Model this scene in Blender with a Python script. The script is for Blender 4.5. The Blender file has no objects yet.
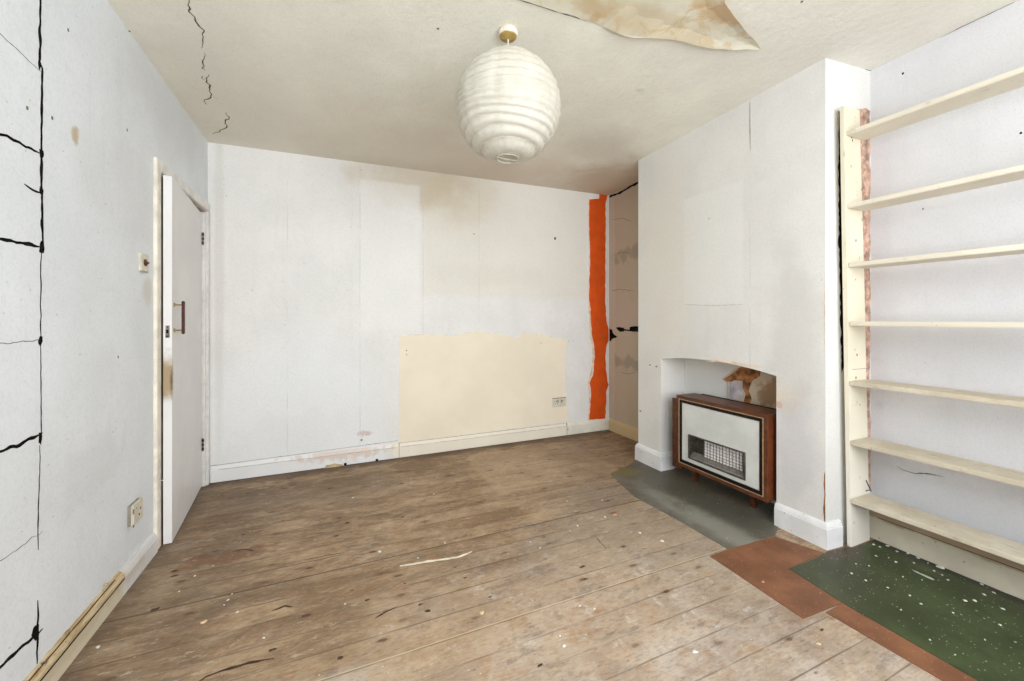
import bpy, bmesh, math, random
from mathutils import Vector, Matrix, noise as mnoise
from mathutils.geometry import tessellate_polygon
random.seed(7)
scene = bpy.context.scene
COL = scene.collection
PI = math.pi

# ------------------------------------------------------------------ room measurements (metres)
H_CAM = 1.195
YAW = 0.410465757
XL, YB, XR = -0.868, 3.552, 2.692          # left wall, back wall, right wall
XC, YF, YN, YN2 = 2.334, 2.681, 1.262, 1.234   # chimney breast
YW = -1.0                                   # window wall
F, CX, CY = 400.08, 512.0, 318.87

def ceil_z(x, y): return 2.5149 + 0.0137 * x - 0.0143 * (y - 2.0)

def ray(u, v):
    t = (u - CX) / F
    return Vector((math.sin(YAW) + t * math.cos(YAW), math.cos(YAW) - t * math.sin(YAW), -(v - CY) / F))
CAM = Vector((0, 0, H_CAM))
def on_floor(u, v, z=0.0):
    d = ray(u, v); return CAM + d * ((z - H_CAM) / d.z)
def on_x(u, v, x):
    d = ray(u, v); return CAM + d * (x / d.x)
def on_y(u, v, y):
    d = ray(u, v); return CAM + d * (y / d.y)
def on_ceil(u, v):
    d = ray(u, v); t = (2.5149 + 0.0286 - H_CAM) / (d.z - 0.0137 * d.x + 0.0143 * d.y); return CAM + d * t

# ------------------------------------------------------------------ node helper
def lin(c):
    return tuple(((x / 12.92) if x <= 0.04045 else ((x + 0.055) / 1.055) ** 2.4) for x in [k / 255 for k in c]) + (1.0,)

class Mat:
    def __init__(s, name, rough=0.7, spec=0.3, metal=0.0):
        s.m = bpy.data.materials.new(name); s.m.use_nodes = True
        s.nt = s.m.node_tree; s.n = s.nt.nodes; s.l = s.nt.links
        s.b = s.n['Principled BSDF']
        s.b.inputs['Roughness'].default_value = rough
        s.b.inputs['Metallic'].default_value = metal
        s.b.inputs['Specular IOR Level'].default_value = spec
        tc = s.n.new('ShaderNodeTexCoord'); s.obj = tc.outputs['Object']
        sp = s.n.new('ShaderNodeSeparateXYZ'); s.l.new(s.obj, sp.inputs[0])
        s.x, s.y, s.z = sp.outputs
    def put(s, sock, v):
        if hasattr(v, 'is_output'): s.l.new(v, sock)
        else:
            if isinstance(v, (int, float)) and hasattr(sock.default_value, '__len__'):
                sock.default_value = [v] * len(sock.default_value)
            else: sock.default_value = v
    def math(s, op, a, b=0.0, c=0.0, clamp=False):
        n = s.n.new('ShaderNodeMath'); n.operation = op; n.use_clamp = clamp
        s.put(n.inputs[0], a); s.put(n.inputs[1], b); s.put(n.inputs[2], c); return n.outputs[0]
    def add(s, a, b): return s.math('ADD', a, b)
    def sub(s, a, b): return s.math('SUBTRACT', a, b)
    def mul(s, a, b): return s.math('MULTIPLY', a, b)
    def mx(s, a, b): return s.math('MAXIMUM', a, b)
    def mn(s, a, b): return s.math('MINIMUM', a, b)
    def vec(s, x, y, z):
        n = s.n.new('ShaderNodeCombineXYZ'); s.put(n.inputs[0], x); s.put(n.inputs[1], y); s.put(n.inputs[2], z); return n.outputs[0]
    def scale(s, v, sc):
        n = s.n.new('ShaderNodeVectorMath'); n.operation = 'MULTIPLY'; s.put(n.inputs[0], v); n.inputs[1].default_value = sc; return n.outputs[0]
    def vadd(s, v, w):
        n = s.n.new('ShaderNodeVectorMath'); n.operation = 'ADD'; s.put(n.inputs[0], v); s.put(n.inputs[1], w); return n.outputs[0]
    def noise(s, sc=5, det=4, rough=0.55, v=None, dist=0.0, off=0.0):
        n = s.n.new('ShaderNodeTexNoise'); n.inputs['Scale'].default_value = sc; n.inputs['Detail'].default_value = det
        n.inputs['Roughness'].default_value = rough; n.inputs['Distortion'].default_value = dist
        vv = v if v is not None else s.obj
        if off: vv = s.vadd(vv, (off, off * 1.7, off * 0.6))
        s.l.new(vv, n.inputs['Vector']); return n.outputs[0]
    def vor(s, sc=5, v=None, out=0, rnd=1.0):
        n = s.n.new('ShaderNodeTexVoronoi'); n.voronoi_dimensions = '2D'; n.inputs['Scale'].default_value = sc; n.inputs['Randomness'].default_value = rnd
        s.l.new(v if v is not None else s.obj, n.inputs['Vector']); return n.outputs[out]
    def white(s, v):
        n = s.n.new('ShaderNodeTexWhiteNoise'); n.noise_dimensions = '1D'; s.l.new(v, n.inputs['W']); return n.outputs[0]
    def step(s, v, lo, hi, a=0.0, b=1.0):
        n = s.n.new('ShaderNodeMapRange'); n.interpolation_type = 'SMOOTHSTEP'
        s.put(n.inputs[0], v); n.inputs[1].default_value = lo; n.inputs[2].default_value = hi
        n.inputs[3].default_value = a; n.inputs[4].default_value = b; return n.outputs[0]
    def mix(s, f, a, b, mode='MIX'):
        n = s.n.new('ShaderNodeMix'); n.data_type = 'RGBA'; n.blend_type = mode
        s.put(n.inputs[0], f)
        s.put(n.inputs[6], lin(a) if isinstance(a, tuple) and len(a) == 3 else a)
        s.put(n.inputs[7], lin(b) if isinstance(b, tuple) and len(b) == 3 else b); return n.outputs[2]
    def blob(s, c, r, soft=0.5, amp=0.25, nsc=6, off=3.1):
        """soft elliptical patch round c with radii r (None = unbounded axis)"""
        acc = None
        for ax, cc, rr in zip((s.x, s.y, s.z), c, r):
            if rr is None: continue
            d = s.mul(s.sub(ax, cc), 1.0 / rr); d = s.mul(d, d)
            acc = d if acc is None else s.add(acc, d)
        d = s.math('SQRT', acc)
        d = s.add(d, s.mul(s.sub(s.noise(nsc, 3, off=off), 0.5), amp * 4))
        return s.step(d, 1.0 - soft / 2, 1.0 + soft / 2, 1.0, 0.0)
    def box(s, lo, hi, soft=0.02, amp=0.02, nsc=12, off=5.3):
        """rectangular patch, ragged edge; None = unbounded"""
        w = s.mul(s.sub(s.noise(nsc, 3, off=off), 0.5), amp * 4)
        m = None
        for ax, a, b in zip((s.x, s.y, s.z), lo, hi):
            for lim, sg in ((a, 1), (b, -1)):
                if lim is None: continue
                d = s.sub(ax, lim) if sg == 1 else s.sub(lim, ax)
                d = s.add(d, w)
                m = d if m is None else s.mn(m, d)
        return s.step(m, -soft / 2, soft / 2)
    def line(s, ax, pos, w=0.002):
        d = s.math('ABSOLUTE', s.sub(ax, pos)); return s.step(d, w * 0.4, w, 1.0, 0.0)
    def finish(s, color, rough=None, bump=None, dist=0.002, strength=0.5):
        s.put(s.b.inputs['Base Color'], lin(color) if isinstance(color, tuple) and len(color) == 3 else color)
        if rough is not None: s.put(s.b.inputs['Roughness'], rough)
        if bump is not None:
            n = s.n.new('ShaderNodeBump'); n.inputs['Distance'].default_value = dist; n.inputs['Strength'].default_value = strength
            s.l.new(bump, n.inputs['Height']); s.l.new(n.outputs[0], s.b.inputs['Normal'])
        return s.m

def simple(name, c, rough=0.6, var=0.06, nsc=18, bump=0.0008, spec=0.3, metal=0.0):
    m = Mat(name, rough, spec, metal)
    n = m.noise(nsc, 5, 0.6)
    dark = tuple(int(k * (1 - var * 2)) for k in c); light = tuple(min(255, int(k * (1 + var))) for k in c)
    return m.finish(m.mix(m.step(n, 0.3, 0.7), dark, light), bump=m.noise(nsc * 4, 4), dist=bump)

def paint(name, c, extras=(), mott=1.0, specks=1.0, seams=(), seamax='x', bumpd=0.0012, rough=0.62):
    """old emulsion over wallpaper: faint mottling, dirt clouds, fine specks, paper seams, listed stains"""
    m = Mat(name, rough, 0.25)
    dk = tuple(int(k * (1 - 0.03 * mott)) for k in c)
    col = m.mix(m.step(m.noise(2.3, 5, 0.6), 0.35, 0.68), dk, c)
    st = m.noise(5, 4, 0.6, m.scale(m.obj, (3.0, 3.0, 0.25)), off=9)
    col = m.mix(m.mul(m.step(st, 0.52, 0.75), 0.05 * mott), col, (150, 145, 138))
    cl = m.mul(m.step(m.noise(9, 6, 0.7, off=2.2), 0.60, 0.78), m.step(m.noise(1.7, 2, off=7), 0.45, 0.62))
    col = m.mix(m.mul(cl, 0.22 * mott), col, (120, 114, 106))
    sp = m.step(m.noise(55, 2, 0.5, off=4), 0.735, 0.77)
    col = m.mix(m.mul(sp, 0.55 * specks), col, (96, 84, 72))
    for e in extras:
        mask, cc, k = e(m)
        col = m.mix(m.mul(mask, k), col, cc)
    col = m.mix(m.mul(m.step(m.noise(110, 3, .6, off=33), .42, .70), .09), col, (120, 116, 110))
    for p in seams:
        ax = m.x if seamax == 'x' else m.y
        wob = m.mul(m.sub(m.noise(3, 2), 0.5), 0.006)
        br = m.step(m.noise(4, 2, off=p), 0.40, 0.6)
        col = m.mix(m.mul(m.mul(m.line(m.add(ax, wob), p, 0.005), br), 0.16), col, (110, 106, 100))
    h = m.add(m.noise(28, 5, 0.6), m.mul(m.noise(4, 3), 2.0))
    return m.finish(col, bump=h, dist=bumpd)

def B(c, r, col, k=0.6, soft=0.6, amp=0.25, nsc=6, off=3.1):
    return lambda m: (m.blob(c, r, soft, amp, nsc, off), col, k)
def BX(lo, hi, col, k=0.6, soft=0.02, amp=0.01, nsc=12):
    return lambda m: (m.box(lo, hi, soft, amp, nsc), col, k)

# ------------------------------------------------------------------ mesh helpers
def link(name, bm, mat, parent=None, smooth=False):
    bmesh.ops.recalc_face_normals(bm, faces=bm.faces)
    me = bpy.data.meshes.new(name); bm.to_mesh(me); bm.free()
    if smooth:
        for p in me.polygons: p.use_smooth = True
    me.materials.append(mat)
    o = bpy.data.objects.new(name, me); COL.objects.link(o)
    if parent is not None: o.parent = parent
    return o
def struct(o): o['kind'] = 'structure'; return o
def tag(o, label, cat, group=None):
    o['label'] = label; o['category'] = cat
    if group: o['group'] = group
    return o
def empty(name, loc, label, cat, group=None):
    o = bpy.data.objects.new(name, None); COL.objects.link(o); o.location = loc; o.empty_display_size = 0.05
    return tag(o, label, cat, group)

def bx(bm, x0, x1, y0, y1, z0, z1):
    v = [bm.verts.new((x, y, z)) for x in (x0, x1) for y in (y0, y1) for z in (z0, z1)]
    for f in ((0, 1, 3, 2), (4, 6, 7, 5), (0, 4, 5, 1), (2, 3, 7, 6), (0, 2, 6, 4), (1, 5, 7, 3)):
        bm.faces.new([v[i] for i in f])
    return v
def wallbx(bm, x0, x1, y0, y1, z0=0.0, top=None):
    """box whose top follows the sloping ceiling"""
    v = []
    for x in (x0, x1):
        for y in (y0, y1):
            v.append(bm.verts.new((x, y, z0))); v.append(bm.verts.new((x, y, top if top is not None else ceil_z(x, y) + 0.004)))
    for f in ((0, 1, 3, 2), (4, 6, 7, 5), (0, 4, 5, 1), (2, 3, 7, 6), (0, 2, 6, 4), (1, 5, 7, 3)):
        bm.faces.new([v[i] for i in f])
def box_obj(name, dims, mat, parent=None, bevel=0.0, seg=1):
    bm = bmesh.new(); bx(bm, *dims)
    if bevel: bmesh.ops.bevel(bm, geom=list(bm.edges), offset=bevel, segments=seg, affect='EDGES', clamp_overlap=True)
    return link(name, bm, mat, parent)
def bev(bm, off, seg=1):
    bmesh.ops.bevel(bm, geom=list(bm.edges), offset=off, segments=seg, affect='EDGES', clamp_overlap=True)
def cyl(bm, a, b, r, n=12, r2=None):
    a = Vector(a); b = Vector(b); r2 = r if r2 is None else r2
    d = (b - a).normalized(); u = d.orthogonal().normalized(); w = d.cross(u)
    ra = [bm.verts.new(a + (u * math.cos(2 * PI * i / n) + w * math.sin(2 * PI * i / n)) * r) for i in range(n)]
    rb = [bm.verts.new(b + (u * math.cos(2 * PI * i / n) + w * math.sin(2 * PI * i / n)) * r2) for i in range(n)]
    for i in range(n): bm.faces.new((ra[i], ra[(i + 1) % n], rb[(i + 1) % n], rb[i]))
    bm.faces.new(ra[::-1]); bm.faces.new(rb)
def lathe(bm, c, prof, n=32):
    rings = []
    for r, z in prof:
        rings.append([bm.verts.new((c[0] + r * math.cos(2 * PI * i / n), c[1] + r * math.sin(2 * PI * i / n), c[2] + z)) for i in range(n)])
    for a, b in zip(rings, rings[1:]):
        for i in range(n): bm.faces.new((a[i], a[(i + 1) % n], b[(i + 1) % n], b[i]))
    return rings
def tube(bm, pts, r, n=6):
    pts = [Vector(p) for p in pts]; rings = []
    for i, p in enumerate(pts):
        d = (pts[min(i + 1, len(pts) - 1)] - pts[max(i - 1, 0)]).normalized()
        u = d.orthogonal().normalized(); w = d.cross(u)
        rings.append([bm.verts.new(p + (u * math.cos(2 * PI * k / n) + w * math.sin(2 * PI * k / n)) * r) for k in range(n)])
    for a, b in zip(rings, rings[1:]):
        for k in range(n): bm.faces.new((a[k], a[(k + 1) % n], b[(k + 1) % n], b[k]))
    bm.faces.new(rings[0][::-1]); bm.faces.new(rings[-1])

def rag(pts, amp, seg=0.02, keep=()):
    """break a closed outline into short ragged steps"""
    out = []; n = len(pts)
    for i in range(n):
        a = Vector(pts[i]); b = Vector(pts[(i + 1) % n])
        if i in keep: out.append(a); continue
        L = (b - a).length; k = max(1, int(L / seg))
        for j in range(k):
            p = a.lerp(b, j / k)
            q = p + (Vector((mnoise.noise(p * 23), mnoise.noise(p * 23 + Vector((9, 3, 1))), mnoise.noise(p * 23 + Vector((1, 7, 5)))))) * amp
            out.append(q if j else p)
    return out
def patch(name, pts, nrm, thick, mat, parent, amp=0.0, seg=0.02, keep=(), lift=0.0):
    """flat irregular sheet with real thickness lying on a surface with outward normal nrm"""
    nrm = Vector(nrm)
    P = rag(pts, amp, seg, keep) if amp else [Vector(p) for p in pts]
    base = Vector(pts[0])
    P = [p - nrm * ((p - base).dot(nrm)) for p in P]
    bm = bmesh.new()
    lift = lift or 0.0003
    lo = [bm.verts.new(p + nrm * lift) for p in P]; hi = [bm.verts.new(p + nrm * (thick + lift)) for p in P]
    n = len(P)
    for i in range(n): bm.faces.new((lo[i], lo[(i + 1) % n], hi[(i + 1) % n], hi[i]))
    for tri in tessellate_polygon([P]):
        bm.faces.new([hi[k] for k in tri]); bm.faces.new([lo[k] for k in tri][::-1])
    return link(name, bm, mat, parent)
def ribbon(name, pts, nrm, wid, mat, parent, thick=0.0012, jit=0.004, seg=0.012, taper=True):
    """thin irregular crack following a path on a surface"""
    nrm = Vector(nrm); pts = [Vector(p) for p in pts]; fine = []
    for a, b in zip(pts, pts[1:]):
        k = max(1, int((b - a).length / seg))
        for j in range(k): fine.append(a.lerp(b, j / k))
    fine.append(pts[-1]); n = len(fine); L = []; R = []
    for i, p in enumerate(fine):
        d = (fine[min(i + 1, n - 1)] - fine[max(i - 1, 0)]).normalized(); s = d.cross(nrm)
        q = p + s * (mnoise.noise(p * 31) * jit)
        w = wid * (0.55 + 0.75 * abs(mnoise.noise(p * 17 + Vector((3, 3, 3)))) * 1.6)
        if taper: w *= min(1, 0.25 + 4 * min(i, n - 1 - i) / n)
        L.append(q + s * w / 2); R.append(q - s * w / 2)
    bm = bmesh.new()
    rows = [[bm.verts.new(p + nrm * t) for p in S] for S, t in ((L, 0.0), (L, thick), (R, thick), (R, 0.0))]
    for i in range(n - 1):
        for a in range(4):
            b = (a + 1) % 4
            bm.faces.new((rows[a][i], rows[a][i + 1], rows[b][i + 1], rows[b][i]))
    bm.faces.new([r[0] for r in rows]); bm.faces.new([r[-1] for r in rows][::-1])
    return link(name, bm, mat, parent)
def sweep(bm, path, prof, closed_ends=True):
    """skirting: path = 2D floor polyline along the wall line, prof = [(out, z)], out measured to the RIGHT of the path direction"""
    n = len(path); P = [Vector(p) for p in path]; rows = []
    for i in range(n):
        dirs = []
        if i > 0: dirs.append((P[i] - P[i - 1]).normalized())
        if i < n - 1: dirs.append((P[i + 1] - P[i]).normalized())
        ns = [Vector((d.y, -d.x)) for d in dirs]
        m = ns[0] if len(ns) == 1 else (ns[0] + ns[1]) / (1 + ns[0].dot(ns[1]))
        rows.append([bm.verts.new((P[i].x + m.x * o, P[i].y + m.y * o, z)) for o, z in prof])
    k = len(prof)
    for a, b in zip(rows, rows[1:]):
        for j in range(k): bm.faces.new((a[j], a[(j + 1) % k], b[(j + 1) % k], b[j]))
    bm.faces.new(rows[0]); bm.faces.new(rows[-1][::-1])

# ------------------------------------------------------------------ materials
WHITE = (226, 226, 226)
M_left = paint('left_wall_paint', (228, 233, 239), extras=[
    B((XL, 1.95, 1.857), (None, 0.022, 0.03), (184, 158, 112), 0.75, 0.8, 0.35, 30),
    B((XL, 2.55, 1.34), (None, 0.05, 0.07), (196, 190, 172), 0.5, 0.9),
    B((XL, 2.1, 0.62), (None, 0.28, 0.10), (178, 174, 166), 0.14, 0.9, 0.6, 9),
    B((XL, 2.35, 1.75), (None, 0.30, 0.25), (206, 206, 204), 0.25, 0.9, 0.5, 5),
    B((XL, 2.9, 2.35), (None, 0.6, 0.2), (200, 200, 196), 0.3, 1.0, 0.4, 4),
], specks=0.8)
M_back = paint('back_wall_paint', (234, 233, 231), extras=[
    BX((0.69, None, 1.40), (2.42, None, None), (226, 221, 210), 0.6, 0.10, 0.03),
    B((0.62, YB, 2.40), (0.42, None, 0.20), (196, 180, 150), 0.55, 1.0, 0.5, 4),
    B((1.1, YB, 2.30), (0.30, None, 0.25), (206, 194, 168), 0.35, 1.0, 0.5, 4),
    BX((0.168, None, 1.10), (0.66, None, 2.36), (236, 236, 234), 0.55, 0.03, 0.008),
    B((1.35, YB, 1.60), (0.5, None, 0.09), (212, 206, 192), 0.22, 1.0, 0.8, 5),
    B((0.2, YB, 0.24), (0.06, None, 0.02), (170, 110, 88), 0.8, 0.8, 0.5, 40),
    B((-0.3, YB, 0.35), (0.35, None, 0.12), (176, 172, 166), 0.12, 1.0, 0.7, 9),
    B((-0.25, YB, 0.45), (0.6, None, 0.6), (233, 237, 240), 0.6, 0.8, 0.2, 4),
    B((-0.80, YB, 1.6), (0.03, None, 1.2), (200, 198, 192), 0.35, 1.0, 0.2, 4),
], seams=(-0.36, 0.168, 0.69, 1.21), specks=0.6)
M_right = paint('right_wall_paint', (213, 213, 216), extras=[
    BX((None, 2.60, None), (None, 3.60, None), (184, 170, 146), 0.92, 0.01, 0.0),
    B((XR, 3.2, 1.85), (None, 0.34, 0.06), (124, 112, 98), 0.4, 1.0, 1.0, 9),
    B((XR, 3.2, 0.75), (None, 0.4, 0.05), (120, 108, 96), 0.4, 1.0, 1.0, 9),
    B((XR, 3.3, 1.25), (None, 0.3, 0.16), (196, 176, 166), 0.5, 1.0, 0.8, 7),
    B((XR, 3.5, 1.3), (None, 0.05, 1.6), (196, 188, 170), 0.8, 0.6, 0.3, 7),
    B((XR, 1.0, 0.30), (None, 0.9, 0.14), (176, 178, 184), 0.35, 1.0, 0.7, 8),
    B((XR, 0.9, 1.0), (None, 0.8, 0.16), (190, 188, 190), 0.35, 1.0, 0.6, 6),
    B((XR, 0.85, 1.40), (None, 0.8, 0.12), (198, 194, 196), 0.35, 1.0, 0.6, 6),
], specks=0.5)
M_chim = paint('chimney_breast_paint', (222, 221, 218), extras=[
    BX((None, 1.726, 1.29), (None, 2.194, 2.07), (226, 226, 223), 0.6, 0.03, 0.002),
    B((XC, 1.52, 0.75), (None, 0.035, 0.03), (206, 160, 124), 0.0, 0.6, 0.3, 20),
    B((XC, 1.47, 0.74), (None, 0.10, 0.08), (222, 206, 178), 0.6, 1.0, 0.5, 8),
    B((XC, 1.50, 0.70), (None, 0.017, 0.022), (208, 162, 128), 0.9, 0.4, 0.3, 30),
    B((XC, 2.40, 1.6), (None, 0.28, 0.8), (224, 218, 204), 0.5, 1.0, 0.4, 4),
    B((XC, 1.40, 0.50), (None, 0.10, 0.25), (186, 184, 190), 0.5, 1.0, 0.6, 5),
    B((XC, 1.42, 1.15), (None, 0.12, 0.45), (196, 194, 190), 0.5, 1.0, 0.6, 4),
    B((XC, 1.80, 0.905), (None, 0.20, 0.012), (222, 200, 176), 0.6, 0.8, 0.5, 14),
], seams=(1.68,), seamax='y', specks=0.35)
M_front = paint('window_wall_paint', WHITE)
M_ceil = paint('ceiling_paint', (237, 235, 223), extras=[
    B((2.45, 3.3, 2.5), (0.45, 0.5, None), (186, 164, 138), 0.7, 1.2, 0.4, 4),
    B((1.9, 2.55, 2.5), (0.28, 0.25, None), (198, 190, 180), 0.5, 1.2, 0.4, 4),
    B((0.6, 3.2, 2.5), (1.6, 0.6, None), (212, 200, 182), 0.5, 1.4, 0.3, 3),
    B((1.5, 3.35, 2.5), (0.5, 0.3, None), (212, 192, 176), 0.45, 1.3, 0.3, 3),
    B((2.1, 1.1, 2.5), (0.7, 0.5, None), (212, 208, 204), 0.5, 1.4, 0.3, 3),
    B((-0.55, 2.75, 2.5), (0.25, 0.5, None), (222, 217, 207), 0.5, 1.2, 0.3, 4),
], mott=1.2, specks=0.3, bumpd=0.005)
M_cream_paper = simple('bare_cream_plaster', (238, 228, 209), 0.75, 0.012, 2.2, 0.0008)
M_orange = simple('orange_old_paint', (216, 84, 16), 0.6, 0.03, 7, 0.0008)
M_pinkplaster = simple('bare_pink_plaster', (190, 156, 138), 0.9, 0.14, 25, 0.002)
M_peach = simple('peach_plaster_edge', (232, 206, 178), 0.9, 0.06, 25, 0.001)
M_paperlip = simple('cream_paper_lip', (236, 230, 214), 0.9, 0.03, 25, 0.001)
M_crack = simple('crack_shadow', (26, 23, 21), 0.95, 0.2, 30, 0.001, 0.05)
M_crackbrown = simple('brown_crack', (96, 84, 70), 0.95, 0.2, 30, 0.001, 0.05)
M_crack_pale = simple('hairline_grey', (134, 130, 124), 0.95, 0.1, 30, 0.001, 0.05)
M_seal = simple('grey_dirty_filler', (120, 112, 100), 0.9, 0.1, 30, 0.001)

def skirt_mat(name, c, extras=()):
    m = Mat(name, 0.45, 0.4)
    col = m.mix(m.step(m.noise(6, 5), 0.35, 0.7), tuple(int(k * 0.93) for k in c), c)
    col = m.mix(m.mul(m.step(m.noise(40, 3, 0.6, off=8), 0.68, 0.73), 0.6), col, (120, 92, 64))
    for e in extras:
        mask, cc, k = e(m); col = m.mix(m.mul(mask, k), col, cc)
    return m.finish(col, bump=m.noise(40, 4), dist=0.001)
M_skirt_white = skirt_mat('white_gloss_skirting', (228, 228, 230))
M_skirt_back = skirt_mat('cream_white_skirting', (232, 228, 216), extras=[
    BX((None, None, None), (0.42, None, None), (232, 234, 236), 0.85, 0.3, 0.02),
    BX((0.43, None, None), (2.14, None, None), (236, 228, 212), 0.8, 0.02, 0.0),
    B((0.05, YB, 0.1), (0.3, None, 0.05), (206, 170, 140), 0.45, 0.9, 0.8, 20)])
M_skirt_left = skirt_mat('worn_left_skirting', (226, 226, 226), extras=[
    BX((None, None, None), (None, 2.25, None), (214, 204, 180), 0.9, 0.02, 0.0),
    B((XL, 1.9, 0.06), (None, 0.5, 0.03), (190, 172, 136), 0.4, 0.9, 0.8, 18)])
M_skirt_right = skirt_mat('cream_right_skirting', (214, 206, 186), extras=[
    B((XR, 1.0, 0.135), (None, 1.5, 0.02), (150, 116, 78), 0.65, 0.8, 0.6, 12),
    B((XR, 3.2, 0.06), (None, 0.6, 0.10), (198, 172, 122), 0.8, 0.8, 0.3, 12)])
_m = Mat('bare_splintered_softwood', .85, .2)
_g = _m.noise(14, 6, .65, _m.scale(_m.obj, (5, .5, 5)), dist=.4)
_c = _m.mix(_m.step(_g, .35, .65), (172, 148, 112), (210, 192, 158))
_c = _m.mix(_m.mul(_m.step(_m.noise(30, 5, .7, _m.scale(_m.obj, (2, .6, 2)), off=4), .58, .68), .7), _c, (104, 78, 52))
M_barewood = _m.finish(_c, bump=_g, dist=.002)
M_gap_shade = simple('dirt_and_gap_shade', (52, 40, 30), .9, .1, 30)
M_cream_gloss = simple('cream_gloss_trim', (236, 230, 217), 0.4, 0.04, 12)
M_white_gloss = simple('white_gloss_trim', (224, 222, 218), 0.4, 0.03, 12)

m = Mat('door_white_paint', 0.45, 0.4)
col = m.mix(m.step(m.noise(3, 4), 0.3, 0.7), (222, 221, 221), (230, 230, 230))
st = m.blob((-0.83, 2.66, 0.88), (0.10, 0.03, 0.11), 0.9, 0.35, 14)
col = m.mix(m.mul(st, 0.85), col, (150, 122, 70))
st = m.blob((-0.80, 2.665, 0.86), (0.016, 0.012, 0.08), 0.8, 0.35, 20)
col = m.mix(m.mul(st, 0.8), col, (92, 72, 44))
M_door = m.finish(col, bump=m.noise(30, 3), dist=0.0006)
M_lining = simple('dirty_door_lining', (176, 164, 150), 0.7, 0.1, 12)
M_hall = simple('hall_paint', (150, 140, 128), 0.8, 0.05, 4)
M_rosewood = simple('dark_red_brown_handle', (74, 28, 20), 0.35, 0.15, 30)
M_brass = simple('tarnished_brass', (164, 142, 96), 0.35, 0.12, 40, metal=0.8)
M_steel = simple('tarnished_steel', (132, 126, 116), 0.4, 0.2, 40, metal=0.7)
M_black = simple('black_enamel', (14, 13, 13), 0.45, 0.1, 20)
M_plastic = simple('aged_cream_plastic', (214, 208, 192), 0.4, 0.03, 20)
M_plate_side = simple('grey_back_box', (150, 144, 132), 0.5, 0.1, 20)

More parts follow.
